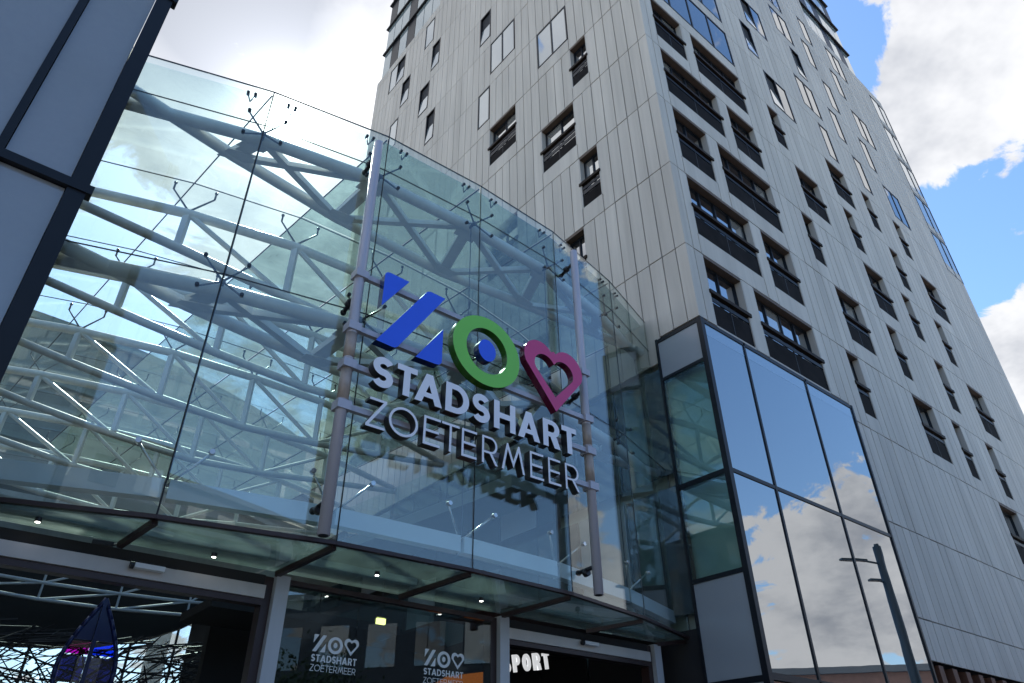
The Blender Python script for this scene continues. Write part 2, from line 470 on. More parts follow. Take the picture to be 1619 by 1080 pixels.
# windows: storey index by joint height, u range, kind
R_WIN = {13.75: [(.68, 2.4, 'loggia'), (2.93, 6.03, 'loggia'), (7.91, 8.75, 'loggia'), (12.4, 14.08, 'loggia'), (15.57, 16.4, 'loggia'), (18.65, 19.5, 'loggia')],
         10.93: [(17.28, 19.075, 'loggia')],
         16.753: [(.68, 3.76, 'loggia'), (4.3, 6.03, 'loggia'), (8.75, 10.5, 'loggia'), (12.4, 13.25, 'loggia'), (16.4, 17.28, 'loggia'), (19.5, 21.25, 'loggia')],
         19.756: [(.68, 2.4, 'loggia'), (2.93, 6.03, 'loggia'), (7.91, 8.75, 'loggia'), (12.4, 14.08, 'loggia'), (15.57, 16.4, 'loggia'), (18.65, 19.5, 'loggia')],
         22.759: [(.68, 3.76, 'loggia'), (4.3, 6.03, 'loggia'), (8.75, 10.5, 'loggia'), (12.4, 13.25, 'loggia'), (16.4, 17.28, 'loggia'), (19.5, 21.25, 'loggia')],
         25.762: [(.68, 2.4, 'loggia'), (2.93, 6.03, 'loggia'), (7.91, 8.75, 'loggia'), (12.4, 14.08, 'loggia'), (15.57, 16.4, 'loggia'), (18.65, 19.5, 'loggia')],
         28.765: [(.68, 6.03, 'corner'), (8.75, 10.5, 'half'), (13.25, 14.08, 'flush'), (16.4, 17.28, 'flush'), (19.5, 21.25, 'flush'), (25.05, 27.15, 'edge')],
         31.768: [(.68, 6.03, 'corner'), (7.91, 8.75, 'half'), (12.4, 14.08, 'flush'), (15.57, 16.4, 'flush'), (18.65, 19.5, 'flush'), (25.05, 27.15, 'edge')],
         34.771: [(.68, 6.03, 'corner'), (8.75, 10.5, 'half'), (13.25, 14.08, 'half'), (16.4, 17.28, 'flush'), (19.5, 21.25, 'flush'), (25.05, 27.15, 'edge')],
         37.774: [(12.4, 14.08, 'flush'), (15.57, 16.4, 'flush'), (18.65, 19.5, 'flush'), (25.05, 27.15, 'edge')],
         40.777: [(12.4, 14.08, 'flush'), (16.4, 17.28, 'flush'), (19.5, 21.25, 'flush'), (25.05, 27.15, 'edge')]}
L_WIN = {13.75: [(5.15, 6.54, 'loggia'), (8.3, 9.15, 'loggia')],
         16.765: [(3.4, 4.275, 'loggia'), (9.15, 10.08, 'loggia')],
         19.78: [(2.53, 3.4, 'loggia'), (6.54, 8.3, 'loggia'), (12.87, 13.66, 'half')],
         22.795: [(3.4, 5.15, 'loggia'), (11.01, 12.87, 'flush')],
         25.81: [(2.53, 3.4, 'loggia'), (6.54, 8.3, 'loggia')],
         28.825: [(3.4, 5.15, 'flush'), (8.3, 9.15, 'flush'), (15.93, 16.83, 'half')],
         31.84: [(6.54, 8.3, 'flush'), (12.87, 13.66, 'half')],
         34.855: [(8.3, 9.15, 'half'), (13.66, 14.6, 'half'), (16.83, 17.715, 'flush')],
         37.87: [(12.87, 13.66, 'half'), (15.93, 16.83, 'half')],
         40.885: [(13.66, 14.6, 'flush'), (16.83, 18.6, 'half')]}


def panels_of(face, joints, columns, wins, near=None):
    """list of (u0,u1,z0,z1) cladding pieces"""
    out = []
    for z0, z1 in zip(joints[:-1], joints[1:]):
        if z0 > 55: break
        ws = wins.get(round(z1, 3), [])
        allc = (near or []) + columns
        for (a, b) in allc:
            mid = (a + b) / 2
            zz0, zz1 = z0, z1
            if z1 > TOPZ + 0.1:
                lim = 13.3 if face == 'L' else 18.0
                if mid > lim:
                    if z0 < TOPZ: zz1 = TOPZ
                    else: continue
            if face == 'R' and mid < 6.97:
                if zz1 < 11.4: continue
                zz0 = max(zz0, 11.42)
            if face == 'L' and zz1 < 10.9: continue
            if face == 'L' and mid < 1.4:
                if zz1 < 11.4: continue
                zz0 = max(zz0, 11.44)
            if any(w[0] - .01 < mid < w[1] + .01 for w in ws): continue
            out.append((a, b, zz0, zz1))
        for w in ws:                                   # one wide sill panel under each opening
            zb = z1 - 2.30
            z_low = z0 if not (face == 'R' and w[0] < 6.9) else max(z0, 11.42)
            if zb - z_low > 0.1: out.append((w[0], w[1], z_low, zb))
    return out


plist = [('R',) + p for p in panels_of('R', RJ, R_COLS, R_WIN, R_NEAR)] + [('L',) + p for p in panels_of('L', LJ, L_COLS, L_WIN)]


def shown(p):
    f, a, b, z0, z1 = p
    q = [img(FP(f, u, z)) for u, z in ((a, z0), (b, z0), (b, z1), (a, z1))]
    if any(x is None for x in q): return 0
    if all(x[0] < 0 or x[0] > 1619 or x[1] < -60 or x[1] > 1090 for x in q): return 0
    return abs(sum(q[i][0] * q[(i + 1) % 4][1] - q[(i + 1) % 4][0] * q[i][1] for i in range(4))) / 2


plist.sort(key=shown, reverse=True)
_cache = {}


def panel_mesh(w, h):
    k = (round(w, 3), round(h, 3))
    if k not in _cache:
        b = MB(); e = 0.006
        w2, h2 = w / 2 - GAP / 2, h / 2 - GAP / 2
        # slightly bevelled cassette
        b.v = [(-w2, 0, -h2), (w2, 0, -h2), (w2, 0, h2), (-w2, 0, h2), (-w2 + e, TH, -h2 + e), (w2 - e, TH, -h2 + e), (w2 - e, TH, h2 - e), (-w2 + e, TH, h2 - e)]
        b.f = [(0, 1, 2, 3), (7, 6, 5, 4), (1, 0, 4, 5), (2, 1, 5, 6), (3, 2, 6, 7), (0, 3, 7, 4)]
        me = bpy.data.meshes.new('panel'); me.from_pydata(b.v, [], b.f); me.materials.append(MATS['panel']); me.update(); _cache[k] = me
    return _cache[k]


mass = MB()
for i, (f, a, b, z0, z1) in enumerate(plist):
    d, n = (DL, NL) if f == 'L' else (DR, NR)
    c = FP(f, (a + b) / 2, (z0 + z1) / 2, -TH)
    jx, jz = random.uniform(-.0015, .0015), random.uniform(-.004, .004)
    if i < 296 and shown((f, a, b, z0, z1)) > 0:
        o = link('panel', panel_mesh(b - a, z1 - z0), tower)
        nn = (n + d * jx + ZUP * jz).normalized()
        dx = (d - nn * d.dot(nn)).normalized(); zz = dx.cross(nn)
        if zz.z < 0: zz = -zz
        o.matrix_world = Matrix(((dx.x, nn.x, zz.x, c.x), (dx.y, nn.y, zz.y, c.y), (dx.z, nn.z, zz.z, c.z), (0, 0, 0, 1)))
    else:
        fbox(mass, f, a + GAP / 2, b - GAP / 2, z0 + GAP / 2, z1 - GAP / 2, -TH, 0)
tag(mass.build('panel_field', 'panel_mass', tower), kind='stuff')
# corner cassettes that wrap round the edge, storey by storey
for z0, z1 in zip(LJ[:-1], LJ[1:]):
    if z1 < 11.6 or z0 > 40: continue
    z0 = max(z0, 11.44)
    b = MB(); t = TH; h0, h1 = z0 + GAP / 2, z1 - GAP / 2
    o = C0
    pts = [o + DL * 0.318, o, o + DR * 0.328, o + DR * 0.328 - NR * t, o - NR * t - NL * t, o + DL * 0.318 - NL * t]
    b.v = [tuple(p + ZUP * h) for h in (h0, h1) for p in pts]
    b.f = [(0, 1, 2, 3, 4, 5), (11, 10, 9, 8, 7, 6)] + [(i, (i + 1) % 6, 6 + (i + 1) % 6, 6 + i) for i in range(6)]
    b.build('corner_panel', 'panel', tower)


def loggia(face, u0, u1, J):
    z0, z1, dp = J - 2.30, J - 0.03, 0.29
    w = u1 - u0
    r = MB()                                            # reveal: jambs and sill
    fbox(r, face, u0 - .03, u0 + .035, z0, z1, -dp, -.004); fbox(r, face, u1 - .035, u1 + .03, z0, z1, -dp, -.004)
    fbox(r, face, u0 + .036, u1 - .036, z0 - .03, z0 + .02, -dp, -.006)
    rv = r.build('window_reveal', 'reveal', tower)
    s = MB(); fbox(s, face, u0 + .036, u1 - .036, z1 - .06, z1 + .03, -dp, -.008); s.build('head_soffit', 'soffit_wood', rv)
    fr = MB(); n = max(2, round(w / 0.8)); m = .05
    zt = z1 - .061
    for k in range(n + 1):
        u = u0 + .06 + (w - .12) * k / n
        fbox(fr, face, u - m / 2, u + m / 2, z0 + .03, zt, -dp + .02, -dp + .09)
    fbox(fr, face, u0 + .086, u1 - .086, zt - .07, zt, -dp + .022, -dp + .085); fbox(fr, face, u0 + .086, u1 - .086, z0 + .03, z0 + .1, -dp + .022, -dp + .085)
    wf = fr.build('window', 'black_frame', tower)
    for k in range(n):
        a, b = u0 + .06 + (w - .12) * k / n + m / 2, u0 + .06 + (w - .12) * (k + 1) / n - m / 2
        g = MB(); fbox(g, face, a, b, z0 + .1, zt - .07, -dp + .03, -dp + .045); g.build('pane', 'loggia_curtain' if (int(u0 * 7) + int(J) * 3 + k) % 5 == 0 else 'loggia_glass', wf)
    # dark balustrade in front of the lower half
    zb = z0 + 1.05
    k2 = 2 if w > 1.4 else 1
    bl = MB()
    for k in range(k2):
        a, b = u0 + .05 + (w - .1) * k / k2 + .012, u0 + .05 + (w - .1) * (k + 1) / k2 - .012
        fbox(bl, face, a, b, z0 + .03, zb - (.30 if face == 'R' else .52), -.055, -.035)
    B = bl.build('balustrade', 'mesh_dark', tower)
    rl = MB(); fbox(rl, face, u0 - .01, u1 + .045, zb - .05, zb + .06, -.085, .042); rl.build('handrail', 'rail_brown', B)
    r2 = MB(); fbox(r2, face, u0 + .04, u1 - .04, zb - .245, zb - .13, -.06, -.03)
    if face == 'L': fbox(r2, face, u0 + .04, u1 - .04, zb - .46, zb - .31, -.06, -.03)
    for k in range(k2 + 1):
        u = u0 + .05 + (w - .1) * k / k2
        fbox(r2, face, u - .01, u + .01, z0 + .03, zb - .08, -.07, -.03)
    r2.build('lower_rail', 'dark_metal', B)


def flush(face, u0, u1, J, kind):
    z0, z1 = J - 2.30, J - 0.02
    m = .07; w = u1 - u0
    n = 2 if w > 1.3 else 1
    if kind == 'corner': n = 4
    if kind == 'edge': n = 2; z0 = J - 2.9
    fr = MB()
    e = 0.0035                                            # frame stands a little proud
    ho = 0.012
    us = [u0 + w * k / n for k in range(n + 1)]
    if kind == 'edge': us = [u0, u0 + w * .55, u1]
    for k, u in enumerate(us):
        a, b = (u + .01, u + m) if k == 0 else ((u - m, u - .01) if k == n else (u - m / 2, u + m / 2))
        fbox(fr, face, a, b, z0 + .01, z1, -.12, ho)
    fbox(fr, face, u0 + m, u1 - m, z0 + .012, z0 + m, -.118, ho - .003); fbox(fr, face, u0 + m, u1 - m, z1 - m, z1 - .002, -.118, ho - .003)
    wf = fr.build('window', 'black_frame', tower)
    for k in range(n):
        a = us[k] + (m if k == 0 else m / 2); b = us[k + 1] - (m if k == n - 1 else m / 2)
        dark = kind == 'half' and k == 0
        if dark:                                          # a sash tilted inward, dark room behind
            q = MB(); fbox(q, face, a, b, z0 + m, z1 - m, -.115, -.10); q.build('dark_opening', 'core', wf)
            t = MB(); d, nn = (DL, NL) if face == 'L' else (DR, NR)
            lo, hi = .02, -.09
            P = [FP(face, a + .02, z0 + m, lo), FP(face, b - .02, z0 + m, lo), FP(face, b - .02, z0 + m, lo - .02), FP(face, a + .02, z0 + m, lo - .02)]
            zt = z0 + m + (z1 - z0 - 2 * m) * .55
            Q = [FP(face, a + .02, zt, hi + .02), FP(face, b - .02, zt, hi + .02), FP(face, b - .02, zt, hi), FP(face, a + .02, zt, hi)]
            t.face_box(P + Q); t.build('pane', 'window_pale', wf)
        else:
            g = MB(); fbox(g, face, a, b, z0 + m, z1 - m, -.03, -.012)
            g.build('pane', 'window_pale' if face == 'L' else ('window_glass' if kind != 'edge' else 'window_pale'), wf)


for face, table in (('R', R_WIN), ('L', L_WIN)):
    for J, ws in table.items():
        for (a, b, kind) in ws:
            if kind == 'loggia': loggia(face, a, b, J)
            else: flush(face, a, b, J, kind)

# set-back glazed top storeys at both far ends
for face, u0, u1, inset in (('L', 13.35, 20.15, .12), ('R', 18.05, 24.45, .12)):
    for k in range(4):
        z0 = TOPZ + .06 + 2.93 * k; z1 = z0 + 2.93
        sl = MB(); fbox(sl, face, u0, u1 + .10, z1 - .12, z1 - .005, -1.2, .02); sl.build('floor_slab', 'black_frame', tower)
        n = 7; w = (u1 - u0) / n
        for i in range(n):
            a, b = u0 + w * i + .03, u0 + w * (i + 1) - .03
            dark = (i * 5 + k * 3) % 7 in (1, 4)
            p = MB(); fbox(p, face, a, b, z0, z1 - .13, -inset - .04, -inset); p.build('glazed_panel', 'black_frame' if dark else 'top_glass', tower)
        bk = MB(); fbox(bk, face, u0, u1, z0, z1 - .13, -1.2, -inset - .06); bk.build('storey_back', 'core', tower)

# dark curtain wall round the tower's foot
cw = thing('corner_curtain_wall', 'dark-framed blue glazed corner box at the foot of the grey tower', 'curtain wall')
fr = MB()
for u in (1.69, 4.5):
    fbox(fr, 'R', u - .034, u + .034, 3.62, 11.25, -.10, .045)
fbox(fr, 'R', 6.94, 7.02, 3.4, 11.36, -.25, .055)
for z, h in ((11.30, .10), (7.51, .085), (3.58, .12)):
    for a, b in ((.085, 1.655), (1.725, 4.465), (4.535, 6.938)):
        fbox(fr, 'R', a, b, z - h / 2, z + h / 2, -.10, .042)
fr.build('mullion', 'black_frame', cw)
cp = MB(); cp.box(C0 + NL * .05 + NR * .05, DR * .13, DL * .13, ZUP * 11.38); cp.build('corner_post', 'black_frame', cw)
fl = MB()
for z, h in ((11.33, .10), (10.24, .08), (7.49, .11), (5.46, .085), (3.55, .10)):
    fbox(fl, 'L', .082, 1.285, z - h / 2, z + h / 2, -.10, .042)
fbox(fl, 'L', 1.286, 1.35, 3.3, 11.40, -.12, .048)
fl.build('side_mullion', 'black_frame', cw)
for a, b in ((.085, 1.655), (1.725, 4.465), (4.535, 6.938)):
    for z0, z1 in ((3.645, 7.466), (7.556, 10.92)):
        p = MB(); fbox(p, 'R', a + .004, b - .004, z0, z1, 0.0, .02); p.build('pane', 'curtain_glass', cw)
    p = MB(); fbox(p, 'R', a + .004, b - .004, 10.924, 11.247, 0.0, .02); p.build('pale_band', 'pale_band_glass', cw)  # paler strip along the top of each pane
    p = MB(); fbox(p, 'R', a, b, 0.2, 3.5, 0.0, .02); p.build('pane', 'curtain_glass', cw)
for z0, z1, mt in ((10.285, 11.275, 'spandrel_pale'), (7.55, 10.195, 'curtain_glass_side'), (5.505, 7.43, 'curtain_glass_side'), (3.605, 5.413, 'spandrel_pale'), (0.2, 3.495, 'spandrel_pale')):
    p = MB(); fbox(p, 'L', .084, 1.283, z0, z1, 0.0, .02); p.build('side_pane', mt, cw)
# dark glazing along the tower's foot, behind the entrance glass
for i in range(12):
    u = 1.40 + i * 1.55
    for z0, z1 in ((.2, 4.6), (4.9, 7.6), (7.9, 10.6)):
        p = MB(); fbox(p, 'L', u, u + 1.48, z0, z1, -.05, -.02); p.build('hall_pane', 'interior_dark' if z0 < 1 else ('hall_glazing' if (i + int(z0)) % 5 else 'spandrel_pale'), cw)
fk = MB(); fbox(fk, 'L', .2, 5.4, 0, 11.3, -.53, -.3); fk.build('room_back', 'room_wall', cw)

# brown upright fins along the ground floor
louvre = thing('fin_screen', 'row of brown upright fins below the tower cladding beside the blue glass', 'screen')
for k in range(16):
    u = 7.5 + .78 * k
    b = MB(); fbox(b, 'R', u, u + .26, .1, 4.47, -.30, -.02); b.build('fin', 'brown_fin', louvre)
bk = MB(); fbox(bk, 'R', 7.1, 20.5, .1, 4.5, -.5, -.4); bk.build('glazed_back', 'window_pale', louvre)

# ------------------------------------------------------------------ block on the other side of the entrance
lb = thing('dark_glazed_block', 'dark-framed grey glazed block standing close by, cut off by the picture edge', 'building')
E0 = Vector((-4.84, 5.73, 0))
def LBP(t, z, off=0.0): return E0 - DR * t + NR * off + ZUP * z
def lbox(mb, t0, t1, z0, z1, o0, o1): return mb.box(LBP(t0, z0, o0), -DR * (t1 - t0), NR * (o1 - o0), ZUP * (z1 - z0))
b = MB(); lbox(b, -.02, .17, 0, 11.36, -.16, .06); b.build('corner_post', 'black_frame', lb)
b = MB(); lbox(b, .83, .91, 0, 11.25, -.05, .055); b.build('mullion', 'black_frame', lb)
b = MB(); lbox(b, 2.6, 2.68, 0, 11.25, -.05, .055); b.build('mullion', 'black_frame', lb)
for z in (3.6, 7.51, 11.33):
    b = MB(); lbox(b, -.075, 6, z - .06, z + .06, -.06, .085); b.build('transom', 'black_frame', lb)
for t0, t1 in ((.175, .825), (.915, 2.595), (2.685, 6)):
    for z0, z1 in ((0.1, 3.53), (3.67, 7.44), (7.58, 11.26)):
        b = MB(); lbox(b, t0 + .004, t1 - .004, z0, z1, -.02, .01); b.build('pane', 'spandrel_glass', lb)
b = MB(); b.box(LBP(.2, 0, -.2), -DR * 9, -NR * 14, ZUP * 11.3); b.build('core_wall', 'core', lb)
b = MB(); b.box(LBP(.0, 0, -.17), -DR * .15, -NR * 1.5, ZUP * 11.3); b.build('side_wall', 'spandrel_glass', lb)

# ------------------------------------------------------------------ curved glass front
SN = [Vector(p) for p in ((-6.05, 7.08), (-4.10, 7.85), (-2.25, 8.86), (-0.59, 10.13), (0.92, 11.50), (2.33, 13.23), (3.52, 15.10))]
NS = len(SN)
ZB, ZM, ZT, ZR = 4.48, 8.04, 11.23, 12.10
VD = Vector((math.cos(R(136.3)), math.sin(R(136.3))))       # direction from the front back into the hall
BAY = 2.85


def inward(i):
    a, b = SN[max(i - 1, 0)], SN[min(i + 1, NS - 1)]
    d = (b - a).normalized()
    return Vector((-d.y, d.x))


front = thing('curved_glass_front', 'curved frameless glass front held by steel spiders above the entrance', 'glass front')
for i in range(NS - 1):
    a, b = SN[i], SN[i + 1]; d = (b - a).normalized(); n = Vector((-d.y, d.x))
    a2, b2 = a + d * .011, b - d * .011
    for z0, z1 in ((ZB + .01, ZM - .009), (ZM + .009, ZT - .009), (ZT + .009, ZR)):
        m = MB(); m.box(V3(a2, z0), V3(b2 - a2, 0), V3(n * .022, 0), (0, 0, z1 - z0)); m.build('pane', 'front_glass', front)
    for z in (ZM, ZT):
        m = MB(); m.box(V3(a2 + n * .004, z - .008), V3(b2 - a2, 0), V3(n * .014, 0), (0, 0, .016)); m.build('seal', 'seal', front)
    m = MB(); m.box(V3(a + n * .002, ZR + .002), V3(b - a, 0), V3(n * .018, 0), (0, 0, .02)); m.build('top_edge', 'seal', front)
    m = MB(); m.box(V3(a - n * .02, ZB - .045), V3(b - a, 0), V3(n * .075, 0), (0, 0, .05)); m.build('bottom_channel', 'channel', front)
    # pale box beam behind the foot of the glass
    na, nb = inward(i), inward(i + 1)
    m = MB(); p, q = a + na * .34, b + nb * .34
    p, q = p + (q - p).normalized() * .03, q - (q - p).normalized() * .03
    m.bar(V3(p, 4.90), V3(q, 4.90), .16, .24); m.build('foot_beam', 'steel_pale', front)
for i in range(NS):
    n = inward(i)
    m = MB(); m.tube(V3(SN[i] + n * .011, ZB), V3(SN[i] + n * .011, ZR), .011, 6); m.build('seal', 'seal', front)
    if not (0 < i < NS - 1): continue
    for z in (ZM, ZT):
        c = V3(SN[i] + n * .20, z)
        s = MB(); s.ball(c, .05); s.tube(c, V3(SN[i] + n * .36, z), .03, 8)
        for sd in (-1, 1):
            t = (SN[i + 1] - SN[i]).normalized() if sd > 0 else (SN[i - 1] - SN[i]).normalized()
            for uz in (-1, 1):
                e = V3(SN[i] + t * .30 + n * .05, z + uz * .27)
                s.tube(c, e, .021, 6, .014); s.tube(e, V3(SN[i] + t * .30 - n * .012, z + uz * .27), .03, 8)
        s.build('spider_fitting', 'fitting', front, True)
    c = V3(SN[i] + n * .34, 4.95)                             # foot arms
    s = MB()
    for sd in (-1, 1):
        t = (SN[i + 1] - SN[i]).normalized() if sd > 0 else (SN[i - 1] - SN[i]).normalized()
        e = V3(SN[i] + t * .42 + n * .05, 5.36)
        s.tube(c, e, .02, 6, .016); s.tube(e, V3(SN[i] + t * .42 - n * .012, 5.36), .036, 8); s.ball(e, .04)
    s.build('spider_fitting', 'chrome', front, True)
    for sd in (-1, 1):                                        # twin bolts near the top edge
        t = (SN[i + 1] - SN[i]).normalized() if sd > 0 else (SN[i - 1] - SN[i]).normalized()
        s = MB(); hub = V3(SN[i] + t * .34 + n * .10, 11.80)
        for q in (.28, .40):
            P = SN[i] + t * q
            s.tube(V3(P - n * .012, 11.92), V3(P + n * .07, 11.92), .026, 8); s.tube(V3(P + n * .05, 11.92), hub, .012, 5)
        s.build('bolt_fitting', 'fitting', front, True)
# slim hanger rods behind the seams
for i in range(1, NS - 1):
    n = inward(i); m = MB(); m.tube(V3(SN[i] + n * .30, 5.02), V3(SN[i] + n * .30, 11.2), .009, 5); m.build('hanger_rod', 'fitting', front)


# ------------------------------------------------------------------ steel trusses
def truss_parts(root, outer, inner, rc, rw, xb=True):
    m = MB(); m.polytube(outer, rc, 10); m.build('outer_chord', 'steel', root, True)
    m = MB(); m.polytube(inner, rc * .92, 10); m.build('inner_chord', 'steel', root, True)
    n = len(outer)
    for i in range(1, n - 1):
        m = MB(); m.bar(outer[i], inner[i], rw * (1.9 if xb else 1.0), rw); m.build('web_post', 'steel', root)
        if xb:
            d = (outer[i + 1] - outer[i - 1]).normalized(); q = (inner[i] - outer[i]).normalized()
            for P, sg in ((outer[i], 1), (inner[i], -1)):
                m = MB(); m.cbox(P + q * (.13 * sg) - Vector((0, 0, .075)), d * .46, q * .30, (0, 0, .02)); m.build('gusset_plate', 'steel', root)
            if i + 1 < n - 1:
                m = MB(); m.bar(outer[i], inner[i + 1], rw, rw); m.build('web_diagonal', 'steel', root)
                m = MB(); m.bar(outer[i + 1], inner[i] + Vector((0, 0, -.012)), rw * .9, rw * .9); m.build('web_diagonal', 'steel', root)
        elif i + 1 < n - 1:
            up = i < n / 2
            a, b = (outer[i], inner[i + 1]) if up else (inner[i], outer[i + 1])
            m = MB(); m.tube(a, b, rw * .5, 8); m.build('web_diagonal', 'steel', root)


INNER = [Vector(p) for p in ((-6.02, 7.22), (-4.90, 8.55), (-3.40, 10.15), (-1.50, 11.85), (0.25, 13.02), (1.95, 14.20), (3.36, 15.22))]
for z, lab in ((11.30, 'uppermost curved wind truss, lying flat just behind the top of the glass front'), (8.02, 'middle curved wind truss, lying flat behind the glass front at sign height')):
    t = thing('wind_truss', lab, 'truss', 'wind trusses behind the glass front')
    outer = [V3(SN[i] + inward(i) * .40, z) for i in range(NS)]
    inner = [V3(p, z) for p in INNER]
    outer[0] = outer[1] + (outer[0] - outer[1]) * 1.9; inner[0] = inner[1] + (inner[0] - inner[1]) * 1.9
    truss_parts(t, outer, inner, .115, .12)
ORD = ['first', 'second', 'third', 'fourth', 'fifth', 'sixth']
DEP = [0, .85, 1.28, 1.45, 1.28, .85, 0]
for k in range(1, 7):
    t = thing('roof_truss', 'fish-bellied steel roof truss under the glass roof, %s behind the curved front' % ORD[k - 1], 'truss', 'roof trusses of the hall')
    sh = VD * (BAY * k)
    nodes = [SN[i] + inward(i) * .2 + sh for i in range(NS)]
    e = nodes[-1] + (nodes[-1] - nodes[-2]).normalized() * (.10 * BAY * k)      # reaches the tower wall
    nodes[-1] = e
    nodes[0] = nodes[1] + (nodes[0] - nodes[1]) * 1.25
    th = 1.0 if k < 4 else .6
    outer = [V3(p, 11.30) for p in nodes]
    inner = [V3(p, 11.30 - (DEP[i] if DEP[i] else .10)) for i, p in enumerate(nodes)]
    truss_parts(t, outer, inner, .10, .115, False)
    for i in range(1, NS - 1):
        d = (nodes[i + 1] - nodes[i - 1]).normalized(); s = MB()
        b0 = V3(nodes[i], 11.36)
        for sd in (-1, 1):
            e = V3(nodes[i] + d * sd * .38, 11.82)
            s.tube(b0, e, .022 * th, 6, .017 * th); s.tube(e, e + Vector((0, 0, .17)), .02 * th, 6); s.ball(e + Vector((0, 0, .17)), .036 * th)
        s.build('spider_arm', 'fitting', t, True)

# ------------------------------------------------------------------ glass roof of the hall
roof = thing('glass_roof', 'flat glazed roof over the hall behind the curved glass front', 'roof')
NK = 7
for k in range(NK):
    for i in range(NS - 1):
        P = [SN[i] + VD * (BAY * k + .14), SN[i + 1] + VD * (BAY * k + .14), SN[i + 1] + VD * (BAY * (k + 1) + .14), SN[i] + VD * (BAY * (k + 1) + .14)]
        c = (P[0] + P[1] + P[2] + P[3]) / 4
        P = [p + (c - p).normalized() * .02 for p in P]
        m = MB(); m.face_box([V3(p, ZR - .02) for p in P] + [V3(p, ZR) for p in P])
        m.build('pane', 'roof_glass' if i < 2 else 'roof_glass_dirty', roof)
for i in range(NS):
    m = MB(); m.bar(V3(SN[i] + VD * .06, ZR - .045), V3(SN[i] + VD * (BAY * NK), ZR - .045), .022, .02); m.build('seal', 'seal', roof)
for k in range(1, NK + 1):
    m = MB(); m.polytube([V3(SN[i] + VD * (BAY * k + .14), ZR - .06) for i in range(NS)], .012 if k < 4 else .006, 5); m.build('seal', 'seal', roof)

# ------------------------------------------------------------------ large-letter sign on two posts
PL, PR = Vector((-2.308, 8.419)), Vector((1.312, 11.375))
DS = (PR - PL).normalized(); NSG = Vector((DS.y, -DS.x))
sign = thing('entrance_sign', 'big letter sign with blue, green and magenta symbols on two upright posts', 'sign')
SM = Matrix(((DS.x, 0, NSG.x, 0), (DS.y, 0, NSG.y, 0), (0, 1, 0, 0), (0, 0, 0, 1)))


def at_sign(s, z, off): return Matrix.Translation(V3(PL + DS * s + NSG * off, z)) @ SM


for P in (PL, PR):
    m = MB(); m.tube(V3(P, 4.41), V3(P, 11.42), .078, 12); o = m.build('post', 'post_paint', sign, True)
    for z0, z1 in ((6.95, 7.36), (6.28, 6.78)):
        m = MB(); m.tube(V3(P, z0), V3(P, z1), .081, 12); m.build('brown_reflection', 'post_reflection', o, True)  # brownish reflection on the post, painted as a thin coloured tube
    m = MB(); m.tube(V3(P, 4.40), V3(P, 4.409), .06, 12); m.build('end_cap', 'dark_metal', o)
    for z in (8.43, 7.46, 6.83, 6.18):
        m = MB(); c = V3(P, z); m.cbox(c, V3(DS * .20, 0), V3(NSG * .20, 0), (0, 0, .13)); m.build('rail_clamp', 'post_paint', o)
    for z in (4.86, 8.1, 11.15):
        q = V3(P - NSG * .42, z - (.12 if z > 8 else .02)); m = MB()
        m.tube(V3(P, z), q, .035, 8); m.tube(V3(P - NSG * .2, z - .05), V3(P - NSG * .28, z - .06), .062, 10); m.ball(q, .05); m.build('bracket_arm', 'dark_metal', o, True)
for z in (8.43, 7.46, 6.83, 6.18):
    a, b = PL + DS * .10 + NSG * .02, PR - DS * .10 + NSG * .02
    m = MB(); m.bar(V3(a, z), V3(b, z), .075, .085); m.build('rail', 'post_paint', sign)


# letters -----------------------------------------------------------
def arc(cx, cy, rx, ry, a0, a1, n=14):
    return [(cx + rx * math.cos(R(a0 + (a1 - a0) * i / n)), cy + ry * math.sin(R(a0 + (a1 - a0) * i / n))) for i in range(n + 1)]


